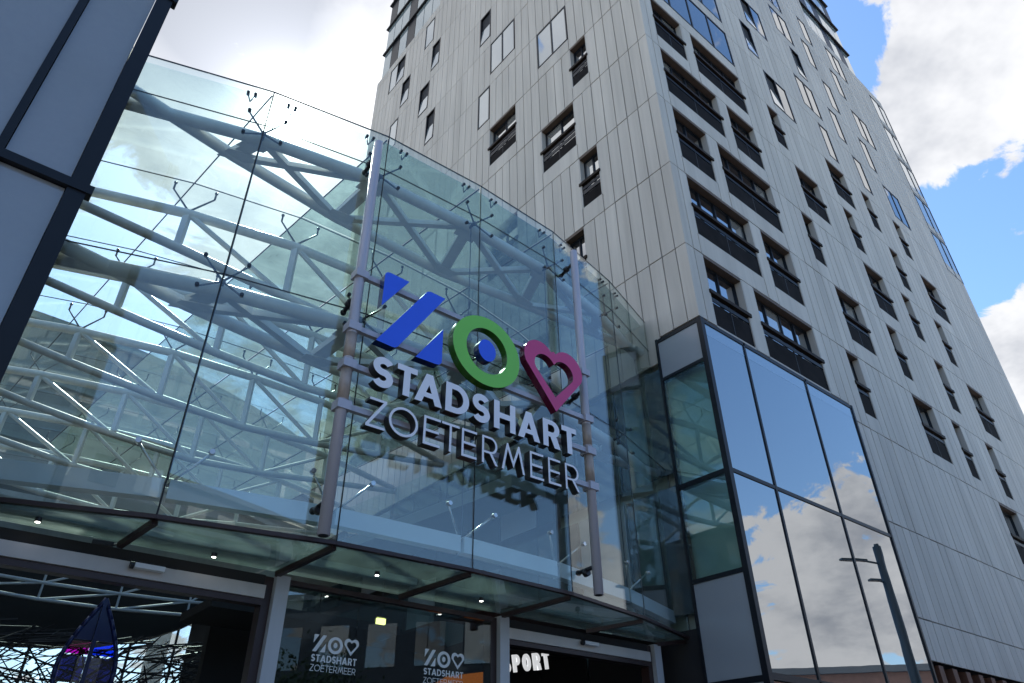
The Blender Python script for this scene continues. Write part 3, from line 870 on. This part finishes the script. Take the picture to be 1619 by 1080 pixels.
def glyph(ch, W, w):
    h = w * .86 if w > .12 else w
    if ch == 'T': return [[(W / 2 - w / 2, 0), (W / 2 + w / 2, 0), (W / 2 + w / 2, 1 - h), (W, 1 - h), (W, 1), (0, 1), (0, 1 - h), (W / 2 - w / 2, 1 - h)]]
    if ch == 'H': return [[(0, 0), (w, 0), (w, .5 - h / 2), (W - w, .5 - h / 2), (W - w, 0), (W, 0), (W, 1), (W - w, 1), (W - w, .5 + h / 2), (w, .5 + h / 2), (w, 1), (0, 1)]]
    if ch == 'E': return [[(0, 0), (W, 0), (W, h), (w, h), (w, .5 - h / 2), (W * .92, .5 - h / 2), (W * .92, .5 + h / 2), (w, .5 + h / 2), (w, 1 - h), (W, 1 - h), (W, 1), (0, 1)]]
    if ch == 'Z': return [[(0, 0), (W, 0), (W, h), (w * 1.35, h), (W, 1 - h), (W, 1), (.06, 1), (.06, 1 - h), (W - w * 1.35, 1 - h), (0, h)]]
    if ch == 'M':
        k = w * 1.08; x1, x2 = W * .25, W * .75
        return [[(0, 0), (k, 0), (x1 + k * .1, 1 - 2.6 * w), (W / 2, .14), (x2 - k * .1, 1 - 2.6 * w), (W - k, 0), (W, 0), (x2 + k * .35, 1), (x2 - k * .35, 1), (W / 2, .14 + 2.9 * w), (x1 + k * .35, 1), (x1 - k * .35, 1)]]
    if ch == 'A':
        t = w * .52; s = w * 1.12; dx = W / 2 - t; y1, y2 = .20, .20 + h * .85
        X = lambda y: s + y * dx
        ya = (W / 2 - s) / dx
        return [[(0, 0), (s, 0), (X(y1), y1), (W - X(y1), y1), (W - s, 0), (W, 0), (W / 2 + t, 1), (W / 2 - t, 1)], [(X(y2), y2), (W / 2, ya), (W - X(y2), y2)]]
    if ch == 'D':
        a = W * .42
        return [[(0, 0)] + arc(a, .5, W - a, .5, -90, 90, 22) + [(0, 1)], [(w, h)] + [(w, 1 - h)] + list(reversed(arc(a, .5, W - a - w, .5 - h, -90, 90, 22)))]
    if ch == 'O': return [arc(W / 2, .5, W / 2, .5, 0, 360, 40)[:-1], list(reversed(arc(W / 2, .5, W / 2 - w, .5 - w, 0, 360, 40)[:-1]))]
    if ch in 'RP':
        a, yb = W * .52, .38
        rx, ry = W * .97 - a, (1 - yb) / 2
        inner = [(w, yb + h * .9), (w, 1 - h * .9)] + list(reversed(arc(a, yb + ry, rx - w, ry - h * .9, -90, 90, 14)))
        if ch == 'P': return [[(0, 0), (w, 0), (w, yb)] + arc(a, yb + ry, rx, ry, -90, 90, 16) + [(0, 1)], inner]
        l0 = a - w * .35
        return [[(0, 0), (w, 0), (w, yb), (l0, yb), (W - w * 1.22, 0), (W, 0), (l0 + w * 1.3, yb + .015)] + arc(a, yb + ry, rx, ry, -62, 90, 16) + [(0, 1)], inner]
    if ch == 'S':
        rc = (1 - w) / 4; rx = (W - w) / 2
        cl = arc(W / 2, 1 - w / 2 - rc, rx, rc, 28, 270, 22) + arc(W / 2, w / 2 + rc, rx, rc, 90, -152, 22)[1:]
        L_, R_ = [], []
        for i in range(len(cl)):
            p, q = cl[max(i - 1, 0)], cl[min(i + 1, len(cl) - 1)]
            dx, dy = q[0] - p[0], q[1] - p[1]; l = math.hypot(dx, dy) or 1
            L_.append((cl[i][0] - dy / l * w / 2, cl[i][1] + dx / l * w / 2)); R_.append((cl[i][0] + dy / l * w / 2, cl[i][1] - dx / l * w / 2))
        return [L_ + list(reversed(R_))]


def scaled(cs, s): return [[(x * s, y * s) for x, y in c] for c in cs]


def word(name, items, cap, z, w, off, depth, M_at, parent, mats):
    for ch, s0, wd in items:
        m = MB(); m.prism(scaled(glyph(ch, wd / cap, w), cap), M_at(s0, z, off), depth); o = m.build(name, mats, parent)
        o['label'] = 'letter ' + ch


DEPTH = .14
OFF = .22 - DEPTH
word('bold_letter', [('S', .285, .335), ('T', .675, .335), ('A', .985, .475), ('D', 1.517, .43), ('S', 2.01, .335), ('H', 2.425, .43), ('A', 2.905, .46), ('R', 3.436, .375), ('T', 3.85, .34)],
     .49, 6.535, .225, OFF, DEPTH, at_sign, sign, ['white_letter', 'letter_side'])
word('thin_letter', [('Z', .27, .295), ('O', .612, .468), ('E', 1.172, .285), ('T', 1.478, .312), ('E', 1.833, .275), ('R', 2.204, .298), ('M', 2.578, .452), ('E', 3.14, .28), ('E', 3.518, .265), ('R', 3.885, .305)],
     .445, 5.898, .085, OFF, DEPTH, at_sign, sign, ['white_letter', 'letter_side'])


def symbol(M_at, off, depth, parent, mats, k=1.0, s0=0.0, z0=7.24, name='symbol'):
    """three slanted strokes, ring with dot, open heart; laid out in metres from the sign's own origin"""
    def P(pts): return [((s - .281) * k, (z - 7.24) * k) for s, z in pts]
    M = M_at(s0, z0, off)
    rnd = [(1.144, 8.536), (1.10, 8.525), (1.06, 8.49)]
    pieces = [(P([(.308, 7.89), (.739, 8.541), (.405, 8.551), (.36, 8.545), (.325, 8.52), (.309, 8.483)]), [], 'blue'),
              (P([(.281, 7.262), (.552, 7.249), (.595, 7.255), (.637, 7.284), (1.42, 8.53)] + rnd), [], 'blue'),
              (P([(.95, 7.238), (1.304, 7.246), (1.36, 7.255), (1.40, 7.285), (1.416, 7.32), (1.411, 7.925)]), [], 'blue')]
    cx, cz = 2.278, 7.868
    pieces.append((P(arc(cx, cz, .678, .648, 0, 360, 64)[:-1]), [P(list(reversed(arc(cx, cz, .415, .424, 0, 360, 56)[:-1])))], 'green'))
    pieces.append((P(arc(cx, cz + .01, .176, .205, 0, 360, 32)[:-1]), [], 'blue'))

    def heart(c, rx, rz, zt, ztip, notch):
        hw = rx
        L1 = [(c - hw + hw * .5 * (1 - math.cos(R(a))), zt - rz * 0 + .0) for a in ()]
        r = hw / 2 * 1.04; zc = zt - rz
        left = arc(c - hw + r, zc, r, rz, 205, 40, 20)
        right = [(2 * c - x, y) for x, y in reversed(left)]
        return [(c, ztip)] + left + [(c, notch)] + right
    c = 3.752
    pieces.append((P(heart(c, .680, .36, 8.532, 7.235, 8.44)), [P(list(reversed(heart(c, .452, .225, 8.292, 7.51, 8.165))))], 'pink'))
    for j, (o, holes, colr) in enumerate(pieces):
        m = MB(); m.prism([o] + holes, M, depth)
        ob = m.build(name, [colr + '_face', colr + '_side'] if mats is None else mats, parent)
        ob['label'] = {0: 'blue upper triangle', 1: 'blue slanted stroke', 2: 'blue lower triangle', 3: 'green ring', 4: 'blue dot in the green ring', 5: 'open magenta heart'}[j] if mats is None else 'white symbol piece'


symbol(at_sign, OFF, DEPTH, sign, None, 1.0, .281, 7.24)

# ------------------------------------------------------------------ entrance below the glass front
DD = Vector((math.cos(R(40.5)), math.sin(R(40.5)))); ND = Vector((DD.y, -DD.x))
D0 = Vector((-3.2, 9.57))
def dpt(t, z, off=0.0): return V3(D0 + DD * t + ND * off, z)
def dbox(mb, t0, t1, z0, z1, o0, o1): return mb.box(dpt(t0, z0, o0), V3(DD * (t1 - t0), 0), V3(ND * (o1 - o0), 0), (0, 0, z1 - z0))
def dmat(t, z, off): return Matrix.Translation(dpt(t, z, off)) @ Matrix(((DD.x, 0, ND.x, 0), (DD.y, 0, ND.y, 0), (0, 1, 0, 0), (0, 0, 0, 1)))


ent = thing('entrance_screen', 'grey framed entrance screen with door openings beneath the glass front', 'entrance')
for t in (-4.05, .05, 3.88, 7.68):
    m = MB(); dbox(m, t - .03, t + .16, 0, 4.26, -.16, .06); p = m.build('post', 'door_grey', ent)
    m = MB(); dbox(m, t - .15, t - .035, 0, 4.24, -.22, -.03); m.build('post_side', 'channel', p)
for a, b in ((-3.89, -.105), (4.045, 7.525)):
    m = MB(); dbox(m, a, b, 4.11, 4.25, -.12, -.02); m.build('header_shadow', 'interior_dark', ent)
    m = MB(); dbox(m, a, b, 3.94, 4.105, -.10, .05); m.build('header', 'header_grey', ent)
    m = MB(); dbox(m, a, b, 3.86, 3.935, -.14, .02); m.build('door_track', 'channel', ent)
m = MB(); dbox(m, .215, 3.725, 4.17, 4.235, -.09, .02); m.build('head_rail', 'channel', ent)
for a, b in ((.22, 1.32), (1.335, 2.52), (2.535, 3.72)):
    m = MB(); dbox(m, a, b, .1, 4.165, -.05, -.03); m.build('pane', 'door_glass', ent)
for s0, k in ((.70, .165), (2.48, .175)):
    symbol(lambda s, z, o: dmat(s, z, o), -.028, .002, ent, ['decal', 'decal'], k, s0, 3.40, 'logo_print')
    for nm, items, cap, z, w in (('logo_print', 'STADSHART', .088, 3.28, .2), ('logo_print', 'ZOETERMEER', .08, 3.165, .09)):
        wd = {'S': .68, 'T': .68, 'A': .95, 'D': .86, 'H': .86, 'R': .76, 'Z': .66, 'O': 1.02, 'E': .62, 'M': 1.0}
        if w < .1: wd.update({'T': .68, 'R': .68})
        tot = sum(wd[c] + .14 for c in items) * cap; f = (4.15 * k) / tot; x = s0
        mm = MB()
        for c in items:
            mm.prism(scaled(glyph(c, wd[c] * f, w), cap), dmat(x, z, -.028), .002, 0, 0); x += (wd[c] + .14) * cap * f
        mm.build(nm, 'decal', ent)['label'] = items.lower() + ' in white letters'
# canopy: glazed soffit between the curved front and the doors, with radial bars
can = thing('glazed_canopy', 'glazed canopy soffit with dark radial bars over the doors', 'canopy')
TD = []
for i in range(NS):
    TD.append({0: -3.9, 1: -1.95, 2: .02, 3: 1.95, 4: 3.9, 5: 5.85, 6: 7.75}[i])
for i in range(NS):
    a, b = V3(SN[i] + inward(i) * .06, 4.42), dpt(TD[i], 4.27, .03)
    m = MB(); m.bar(a, b, .07, .07); m.build('radial_bar', 'channel', can)
    if i < NS - 1:
        c1, d1 = V3(SN[i + 1] + inward(i + 1) * .07, 4.44), dpt(TD[i + 1], 4.30, .03)
        a1, b1 = V3(SN[i] + inward(i) * .07, 4.44), dpt(TD[i], 4.30, .03)
        e = (c1 - a1).normalized() * .04; e2 = (d1 - b1).normalized() * .04
        P = [a1 + e, c1 - e, d1 - e2, b1 + e2]
        m = MB(); m.face_box(P + [p + Vector((0, 0, .02)) for p in P]); m.build('soffit_pane', 'soffit_glass', can)
        m = MB(); q1, q2 = a1.lerp(b1, .74), c1.lerp(d1, .74); m.bar(q1 + e + Vector((0, 0, .09)), q2 - e + Vector((0, 0, .09)), .09, .10); m.build('cross_bar', 'interior_grey', can)
for i, f in ((0, .5), (1, .75), (2, .45), (3, .6)):
    c = V3((SN[i] + SN[i + 1]) / 2, 4.37).lerp(dpt((TD[i] + TD[i + 1]) / 2, 4.24, .03), f)
    L_ = thing('downlight', ['downlight in the soffit pane nearest the dark block', 'downlight in the second soffit pane from the dark block', 'downlight in the soffit pane under the blue symbol', 'downlight in the soffit pane under the green ring'][i], 'lamp', 'downlights in the canopy')
    m = MB(); m.tube(c, c + Vector((0, 0, .05)), .035, 10); m.build('housing', 'dark_metal', L_)
    m = MB(); m.tube(c - Vector((0, 0, .004)), c, .024, 10); m.build('lens', 'spot_lamp', L_)
# door sensors on the headers
for t, lab in ((-1.75, 'small white door sensor with black lens on the header by the dark block'), (5.7, 'small white door sensor with black lens on the header by the tower')):
    s = thing('door_sensor', lab, 'sensor', 'door sensors')
    m = MB(); m.box(dpt(t, 4.03, .055), V3(DD * .34, 0), V3(ND * .09, 0), (0, 0, .055)); m.build('housing', 'white_plain', s)
    m = MB(); m.tube(dpt(t - .045, 4.055, .10), dpt(t - .005, 4.055, .10), .042, 12); m.build('lens', 'dark_metal', s)
    m = MB(); m.polytube([dpt(t + .02, 4.075, .11), dpt(t - .04, 4.12, .07), dpt(t + .2, 4.115, .06), dpt(t + .5, 4.108, .055)], .007, 5); m.build('cable', 'dark_metal', s)
f = thing('flood_light', 'small black floodlight clamped to the first radial bar', 'lamp')
m = MB(); m.cbox(V3(SN[1] + VD * .95 - Vector((.16, .1)), 4.33), (.20, .12, 0), (-.06, .10, 0), (0, 0, .05)); m.build('head', 'dark_metal', f)
m = MB(); m.tube(V3(SN[1] + VD * .95 - Vector((.08, .05)), 4.33), V3(SN[1] + VD * .95, 4.36), .012, 6); m.build('arm', 'dark_metal', f)

# ------------------------------------------------------------------ inside the hall
hall = thing('mall_hall', 'dim mall hall seen through the entrance glass', 'hall')
S0, S6 = SN[0], SN[6]
rl0, rl1 = S0 + VD * 20, S6 + VD * 20 + DD * 1.2
for z0, z1 in ((8.3, 8.8), (11.2, 11.6)):
    m = MB(); m.bar(V3(rl0, (z0 + z1) / 2), V3(rl1, (z0 + z1) / 2), .5, z1 - z0); m.build('gallery_edge', 'interior_grey', hall)
m = MB(); m.bar(V3(rl0 + VD * .6, 10.0), V3(rl1 + VD * .6, 10.0), .1, 2.2); m.build('rear_wall', 'concrete', hall)
m = MB(); m.bar(V3(S0 - DD * .3 + VD * .3, 5.7), V3(S0 - DD * .3 + VD * 20, 5.7), .3, 11.2); m.build('side_wall', 'concrete', hall)
# added frosted screen at the far end, put in to look daylight-bright
for i in range(9):
    a = rl0.lerp(rl1, i / 9) + VD * .3; b = rl0.lerp(rl1, (i + 1) / 9) + VD * .3
    d = (b - a).normalized()
    for z0, z1 in ((.1, 2.7), (2.75, 5.35), (5.4, 8.2)):
        m = MB(); m.bar(V3(a + d * .04, (z0 + z1) / 2), V3(b - d * .04, (z0 + z1) / 2), .03, z1 - z0); m.build('added_screen_pane', 'frost', hall)
    m = MB(); m.tube(V3(a, 0), V3(a, 8.3), .05, 6); m.build('added_screen_mullion', 'dark_metal', hall)
# galleries along the tower side
for z in (5.2, 8.6):
    m = MB(); a = S6 - DD * .9 + VD * 4; m.box(V3(a, z), V3(DD * 2.2, 0), V3(VD * 15, 0), (0, 0, .35)); m.build('gallery_edge', 'interior_grey', hall)
    for j in range(6):
        q = a + VD * (.1 + 2.48 * j)
        m = MB(); m.box(V3(q, z + .4), V3(DD * .02, 0), V3(VD * 2.4, 0), (0, 0, 1.0)); m.build('gallery_pane', 'clear_glass', hall)
# low dark ceiling with a curved rim just inside the doors
rim = []
edge = [(-7.5, 5.2), (-5, 4.8), (-3, 4.60), (-1.8, 4.56), (-.8, 4.63), (.05, 4.74), (1.16, 5.04), (1.8, 5.35), (2.3, 5.75)]
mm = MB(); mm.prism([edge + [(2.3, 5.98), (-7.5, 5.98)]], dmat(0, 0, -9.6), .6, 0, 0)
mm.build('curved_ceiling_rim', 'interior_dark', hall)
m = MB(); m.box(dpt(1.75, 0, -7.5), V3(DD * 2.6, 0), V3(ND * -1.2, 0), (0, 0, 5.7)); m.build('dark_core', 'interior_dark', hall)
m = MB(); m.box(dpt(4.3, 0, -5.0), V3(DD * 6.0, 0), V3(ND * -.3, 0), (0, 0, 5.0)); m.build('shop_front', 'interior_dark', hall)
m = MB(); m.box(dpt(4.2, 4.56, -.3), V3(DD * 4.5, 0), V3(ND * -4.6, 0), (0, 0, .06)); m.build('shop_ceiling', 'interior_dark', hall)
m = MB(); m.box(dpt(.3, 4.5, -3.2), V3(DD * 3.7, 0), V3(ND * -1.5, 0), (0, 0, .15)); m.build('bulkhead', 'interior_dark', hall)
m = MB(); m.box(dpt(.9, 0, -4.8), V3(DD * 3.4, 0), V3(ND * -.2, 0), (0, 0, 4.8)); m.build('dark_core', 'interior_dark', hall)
# slim double truss below the dark ceiling
it = thing('hall_truss', 'slim pale lattice truss crossing below the dark curved ceiling', 'truss')
top = [dpt(t, 5.66 + .02 * (t + 1) ** 2 * .5, -8.4) for t in (-6, -4.5, -3, -1.5, 0, 1.5, 2.4)]
bot = [dpt(t, 5.33 + .02 * (t + 1) ** 2 * .8, -8.4) for t in (-6, -4.5, -3, -1.5, 0, 1.5, 2.4)]
for nm, P in (('upper_chord', top), ('lower_chord', bot)):
    m = MB(); m.polytube(P, .035, 8); m.build(nm, 'steel_pale', it, True)
for i in range(len(top)):
    m = MB(); m.tube(bot[i], top[i] + Vector((0, 0, .32)), .024, 6); m.build('web_post', 'steel_pale', it)
    if i + 1 < len(top):
        m = MB(); m.tube(bot[i], top[i + 1], .022, 6); m.build('web_diagonal', 'steel_pale', it)
        m = MB(); m.tube(top[i], top[i].lerp(top[i + 1], .55) + Vector((0, 0, .35)), .022, 6); m.build('web_diagonal', 'steel_pale', it)
# black stick lattice
st = MB(); rr = random.Random(3)
for n in range(340):
    t0 = rr.uniform(-6.5, 1.9); z0 = rr.uniform(2.9, 4.4)
    an = rr.choice([rr.uniform(-.35, .35), rr.uniform(.5, 1.1), rr.uniform(-1.3, -.6)]); l = rr.uniform(.8, 2.4)
    o = -6.4 - rr.uniform(0, .8)
    p = dpt(t0, z0, o); q = dpt(t0 + math.cos(an) * l, max(2.0, min(4.52, z0 + math.sin(an) * l)), o - rr.uniform(-.3, .3))
    st.tube(p, q, rr.uniform(.007, .018), 5)
sto = st.build('stick_lattice', 'dark_metal')
tag(sto, 'tangle of thin black sticks in front of the bright far end of the hall', 'lattice', kind='stuff')
# leaf-shaped hanging sign
lf = thing('leaf_sign', 'tall leaf-shaped sign with dark blue rim and magenta and blue panes', 'sign')
LM = dmat(0, 0, -2.5)
def leafhalf(sd, sc=1.0):
    pts = [(0, 0.0)]
    for i in range(1, 13):
        f = i / 12; pts.append((sd * .40 * sc * math.sin(math.pi * min(1, f ** .8)) * (1 - .18 * f), 1.62 * f))
    return pts
cx, zb = -1.42, 2.60
for sd, nm in ((-1, 'magenta'), (1, 'blue')):
    outer = [(cx + x, zb + z) for x, z in leafhalf(sd)]
    m = MB()
    for (a, b) in zip(outer[:-1], outer[1:]): m.tube(LM @ Vector((a[0], a[1], .02)), LM @ Vector((b[0], b[1], .02)), .03, 6)
    m.build('rim', 'leaf_blue', lf, True)
    hot = 'leaf_magenta' if sd < 0 else 'leaf_pane_blue'
    cells = [(.08, .30, 'leaf_dim'), (.315, .52, 'leaf_dim'), (.535, .635, hot), (.65, .95, 'leaf_blue')]
    for f0, f1, mt in cells:
        P = [(cx + sd * .03, zb + 1.62 * f0)]
        W_ = lambda f: .385 * math.sin(math.pi * f ** .8) * (1 - .18 * f)
        P += [(cx + sd * max(.03, W_(f0 + (f1 - f0) * i / 4)), zb + 1.62 * (f0 + (f1 - f0) * i / 4)) for i in range(5)]
        P += [(cx + sd * .03, zb + 1.62 * f1)]
        m = MB(); m.prism([P], LM, .012, 0, 0); m.build('pane', mt, lf)
m = MB(); m.box(LM @ Vector((cx - .025, zb - 2.6, 0)), LM.to_3x3() @ Vector((.05, 0, 0)), LM.to_3x3() @ Vector((0, 0, .05)), (0, 0, 4.2)); m.build('stem', 'leaf_blue', lf)
# shop lettering, exit lamp, hanging panel
sp = thing('shop_sign', 'white block letters on the dark shop front inside the doors', 'sign')
x = 6.44
for ch in 'SPORT':
    wd = {'S': .20, 'P': .20, 'O': .22, 'R': .21, 'T': .19}[ch]
    rake = Matrix.Rotation(R(9), 4, 'Z')
    m = MB(); m.prism(scaled(glyph(ch, wd / .34, .24), .34), dmat(x, 3.93 + (x - 6.0) * .16, -3.0) @ rake, .04, 0, 0); m.build('letter', 'letter_glow', sp)['label'] = 'letter ' + ch
    x += wd + .075
m = MB(); dbox(m, 5.9, 9.0, 4.5, 4.55, -3.1, -2.95); m.build('carrier', 'dark_metal', sp)
op = thing('orange_panel', 'orange panel on the shop wall behind the white window print', 'panel')
m = MB(); m.prism([[(4.5, 3.25), (5.9, 3.30), (5.9, 3.98), (5.0, 3.82), (4.5, 3.55)]], dmat(0, 0, -3.0), .04, 0, 0); m.build('board', 'orange_glow', op)
ex = thing('exit_lamp', 'small lit yellow lamp behind the middle entrance pane', 'lamp')
m = MB(); dbox(m, 2.52, 2.68, 4.24, 4.33, -1.6, -1.55); m.build('lens', 'exit_lamp', ex)
m = MB(); dbox(m, 2.50, 2.70, 4.34, 4.37, -1.62, -1.53); m.build('housing', 'dark_metal', ex)
m = MB(); m.tube(dpt(2.6, 4.37, -1.58), dpt(2.6, 4.75, -1.58), .008, 5); m.build('rod', 'dark_metal', ex)
hp = thing('hanging_panel', 'pale angular panel hung inside beside the second post', 'panel')
m = MB(); m.prism([[(3.05, 4.17), (3.52, 4.17), (3.50, 3.90), (3.22, 3.80), (3.08, 3.92)]], dmat(0, 0, -.5), .03, 0, 0); m.build('board', 'interior_grey', hp)
m = MB(); m.tube(dpt(3.3, 4.17, -.48), dpt(3.3, 4.5, -.48), .008, 5); m.build('rod', 'dark_metal', hp)

# ------------------------------------------------------------------ round building beyond the hall
rb = thing('round_building', 'large round grey building with its foot left open on added columns, rising behind the glass roof', 'building')
RC, RRAD, RB0, RH = Vector((-42.2, 49.4)), 30.0, 11.0, 21.5  # foot opened and columns made up so the bright low sky shows
nseg = 40
A0, A1 = R(-110), R(20)
ring = [RC + Vector((math.cos(A0 + (A1 - A0) * i / nseg), math.sin(A0 + (A1 - A0) * i / nseg))) * RRAD for i in range(nseg + 1)]
back = [RC + (p - RC) * .78 for p in ring]
m = MB()
for i in range(nseg):
    m.face_box([V3(p, RB0) for p in (ring[i], ring[i + 1], back[i + 1], back[i])] + [V3(p, RH) for p in (ring[i], ring[i + 1], back[i + 1], back[i])])
m.build('wall', 'concrete', rb)
for k in range(4):
    z = 12.4 + k * 2.9
    m = MB(); rg = [RC + (p - RC) * 1.006 for p in ring]
    for p, q in zip(rg[:-1], rg[1:]): m.bar(V3(p, z), V3(q, z), .25, .25)
    m.build('ledge', 'interior_grey', rb)
for k in range(7):
    p = RC + (ring[2 + k * 6] - RC) * .9
    m = MB(); m.tube(V3(p, 0), V3(p, RB0), .5, 12); m.build('added_column', 'concrete', rb)

# ------------------------------------------------------------------ street behind the viewer, seen as reflections in the glass
def block(name, label, x0, y0, dx, dy, h, wall, rows, n, face):
    t = thing(name, label, 'building')
    m = MB(); m.box((x0, y0, 0), (dx, 0, 0), (0, dy, 0), (0, 0, h)); m.build('wall', wall, t)
    m = MB(); m.box((x0 - .3, y0 - .3, h + .002), (dx + .6, 0, 0), (0, dy + .6, 0), (0, 0, .4)); m.build('roof_edge', 'dark_facade', t)
    fh = (h - 1) / rows
    for r_ in range(rows):
        for i in range(n):
            if face == 'x':
                wy = dy / n; a = (x0 - .06, y0 + wy * (i + .2), .9 + fh * r_)
                w = MB(); w.box(a, (.08, 0, 0), (0, wy * .6, 0), (0, 0, fh * .62)); w.build('window', 'window_pale' if (i + r_) % 3 else 'window_glass', t)
            else:
                wx = dx / n; a = (x0 + wx * (i + .2), y0 + dy - .02, .9 + fh * r_)
                w = MB(); w.box(a, (wx * .6, 0, 0), (0, .08, 0), (0, 0, fh * .62)); w.build('window', 'window_pale' if (i + r_) % 3 else 'window_glass', t)
    return t


block('opposite_block', 'dark office block across the street, mirrored in the glass front', 36, -34, 12, 40, 14.0, 'dark_facade', 3, 12, 'x')
block('brick_building', 'low pinkish brick building mirrored at the foot of the blue glass', 44, 12, 10, 46, 9.0, 'brick', 2, 14, 'x')
block('office_slab', 'tall dark office slab mirrored low in the glass front', -6, -44, 44, 10, 23.0, 'dark_facade', 7, 16, 'y')
# lamp post mirrored in the blue glass
lp = thing('lamp_post', 'slim grey lamp post with two arms mirrored in the blue glass', 'lamp post')
LPp = Vector((26.25, 22.96))
m = MB(); m.tube(V3(LPp, 0), V3(LPp, 12.0), .24, 10, .18); m.build('pole', 'lamp_grey', lp, True)
for z, l, sg in ((11.3, 2.0, 1), (10.4, .9, 1)):
    d = Vector((-.35, -.94)) * sg
    m = MB(); m.tube(V3(LPp, z - .1), V3(LPp + d * l * .45, z), .05, 8); m.build('arm', 'lamp_grey', lp)
    m = MB(); m.box(V3(LPp + d * l * .4 + Vector((.1, 0)), z - .04), V3(d * l * .65, 0), (-.22, .08, 0), (0, 0, .09)); m.build('lamp_head', 'lamp_grey', lp)
m = MB(); m.tube(V3(LPp, 12.0), V3(LPp, 12.12), .10, 10); m.build('cap', 'lamp_grey', lp)


def tree(x, y, h, r, label, seed):
    rr = random.Random(seed); t = thing('street_tree', label, 'tree', 'street trees mirrored in the door glass')
    m = MB(); top = Vector((x, y, h * .62)); m.tube((x, y, 0), top, .16, 8, .09)
    limbs = []
    for i in range(7):
        a = rr.uniform(0, 6.28); e = Vector((x + math.cos(a) * r * .6, y + math.sin(a) * r * .6, h * rr.uniform(.6, .92)))
        s = Vector((x, y, h * rr.uniform(.35, .6))); m.tube(s, e, .06, 6, .02); limbs.append(e)
    m.build('trunk', 'bark', t, True)
    c = MB(); c0 = Vector((x, y, h * .72))
    for n in range(2600):
        b = rr.choice(limbs + [c0]); p = b + Vector((rr.gauss(0, r * .27), rr.gauss(0, r * .27), rr.gauss(0, r * .24)))
        u = Vector((rr.uniform(-1, 1), rr.uniform(-1, 1), rr.uniform(-1, 1))).normalized(); v = u.orthogonal().normalized(); s = rr.uniform(.05, .11)
        k = len(c.v); c.v += [tuple(p + u * s), tuple(p + v * s * .6), tuple(p - u * s), tuple(p - v * s * .6)]; c.f.append((k, k + 1, k + 2, k + 3)); c.m.append(0)
    c.build('crown', 'leaf', t)


tree(13.5, 2.6, 6.2, 2.3, 'leafy street tree mirrored in the pane beside the first post', 11)
tree(16.5, -2.2, 7.0, 2.6, 'taller street tree mirrored behind the sharper white window print', 12)
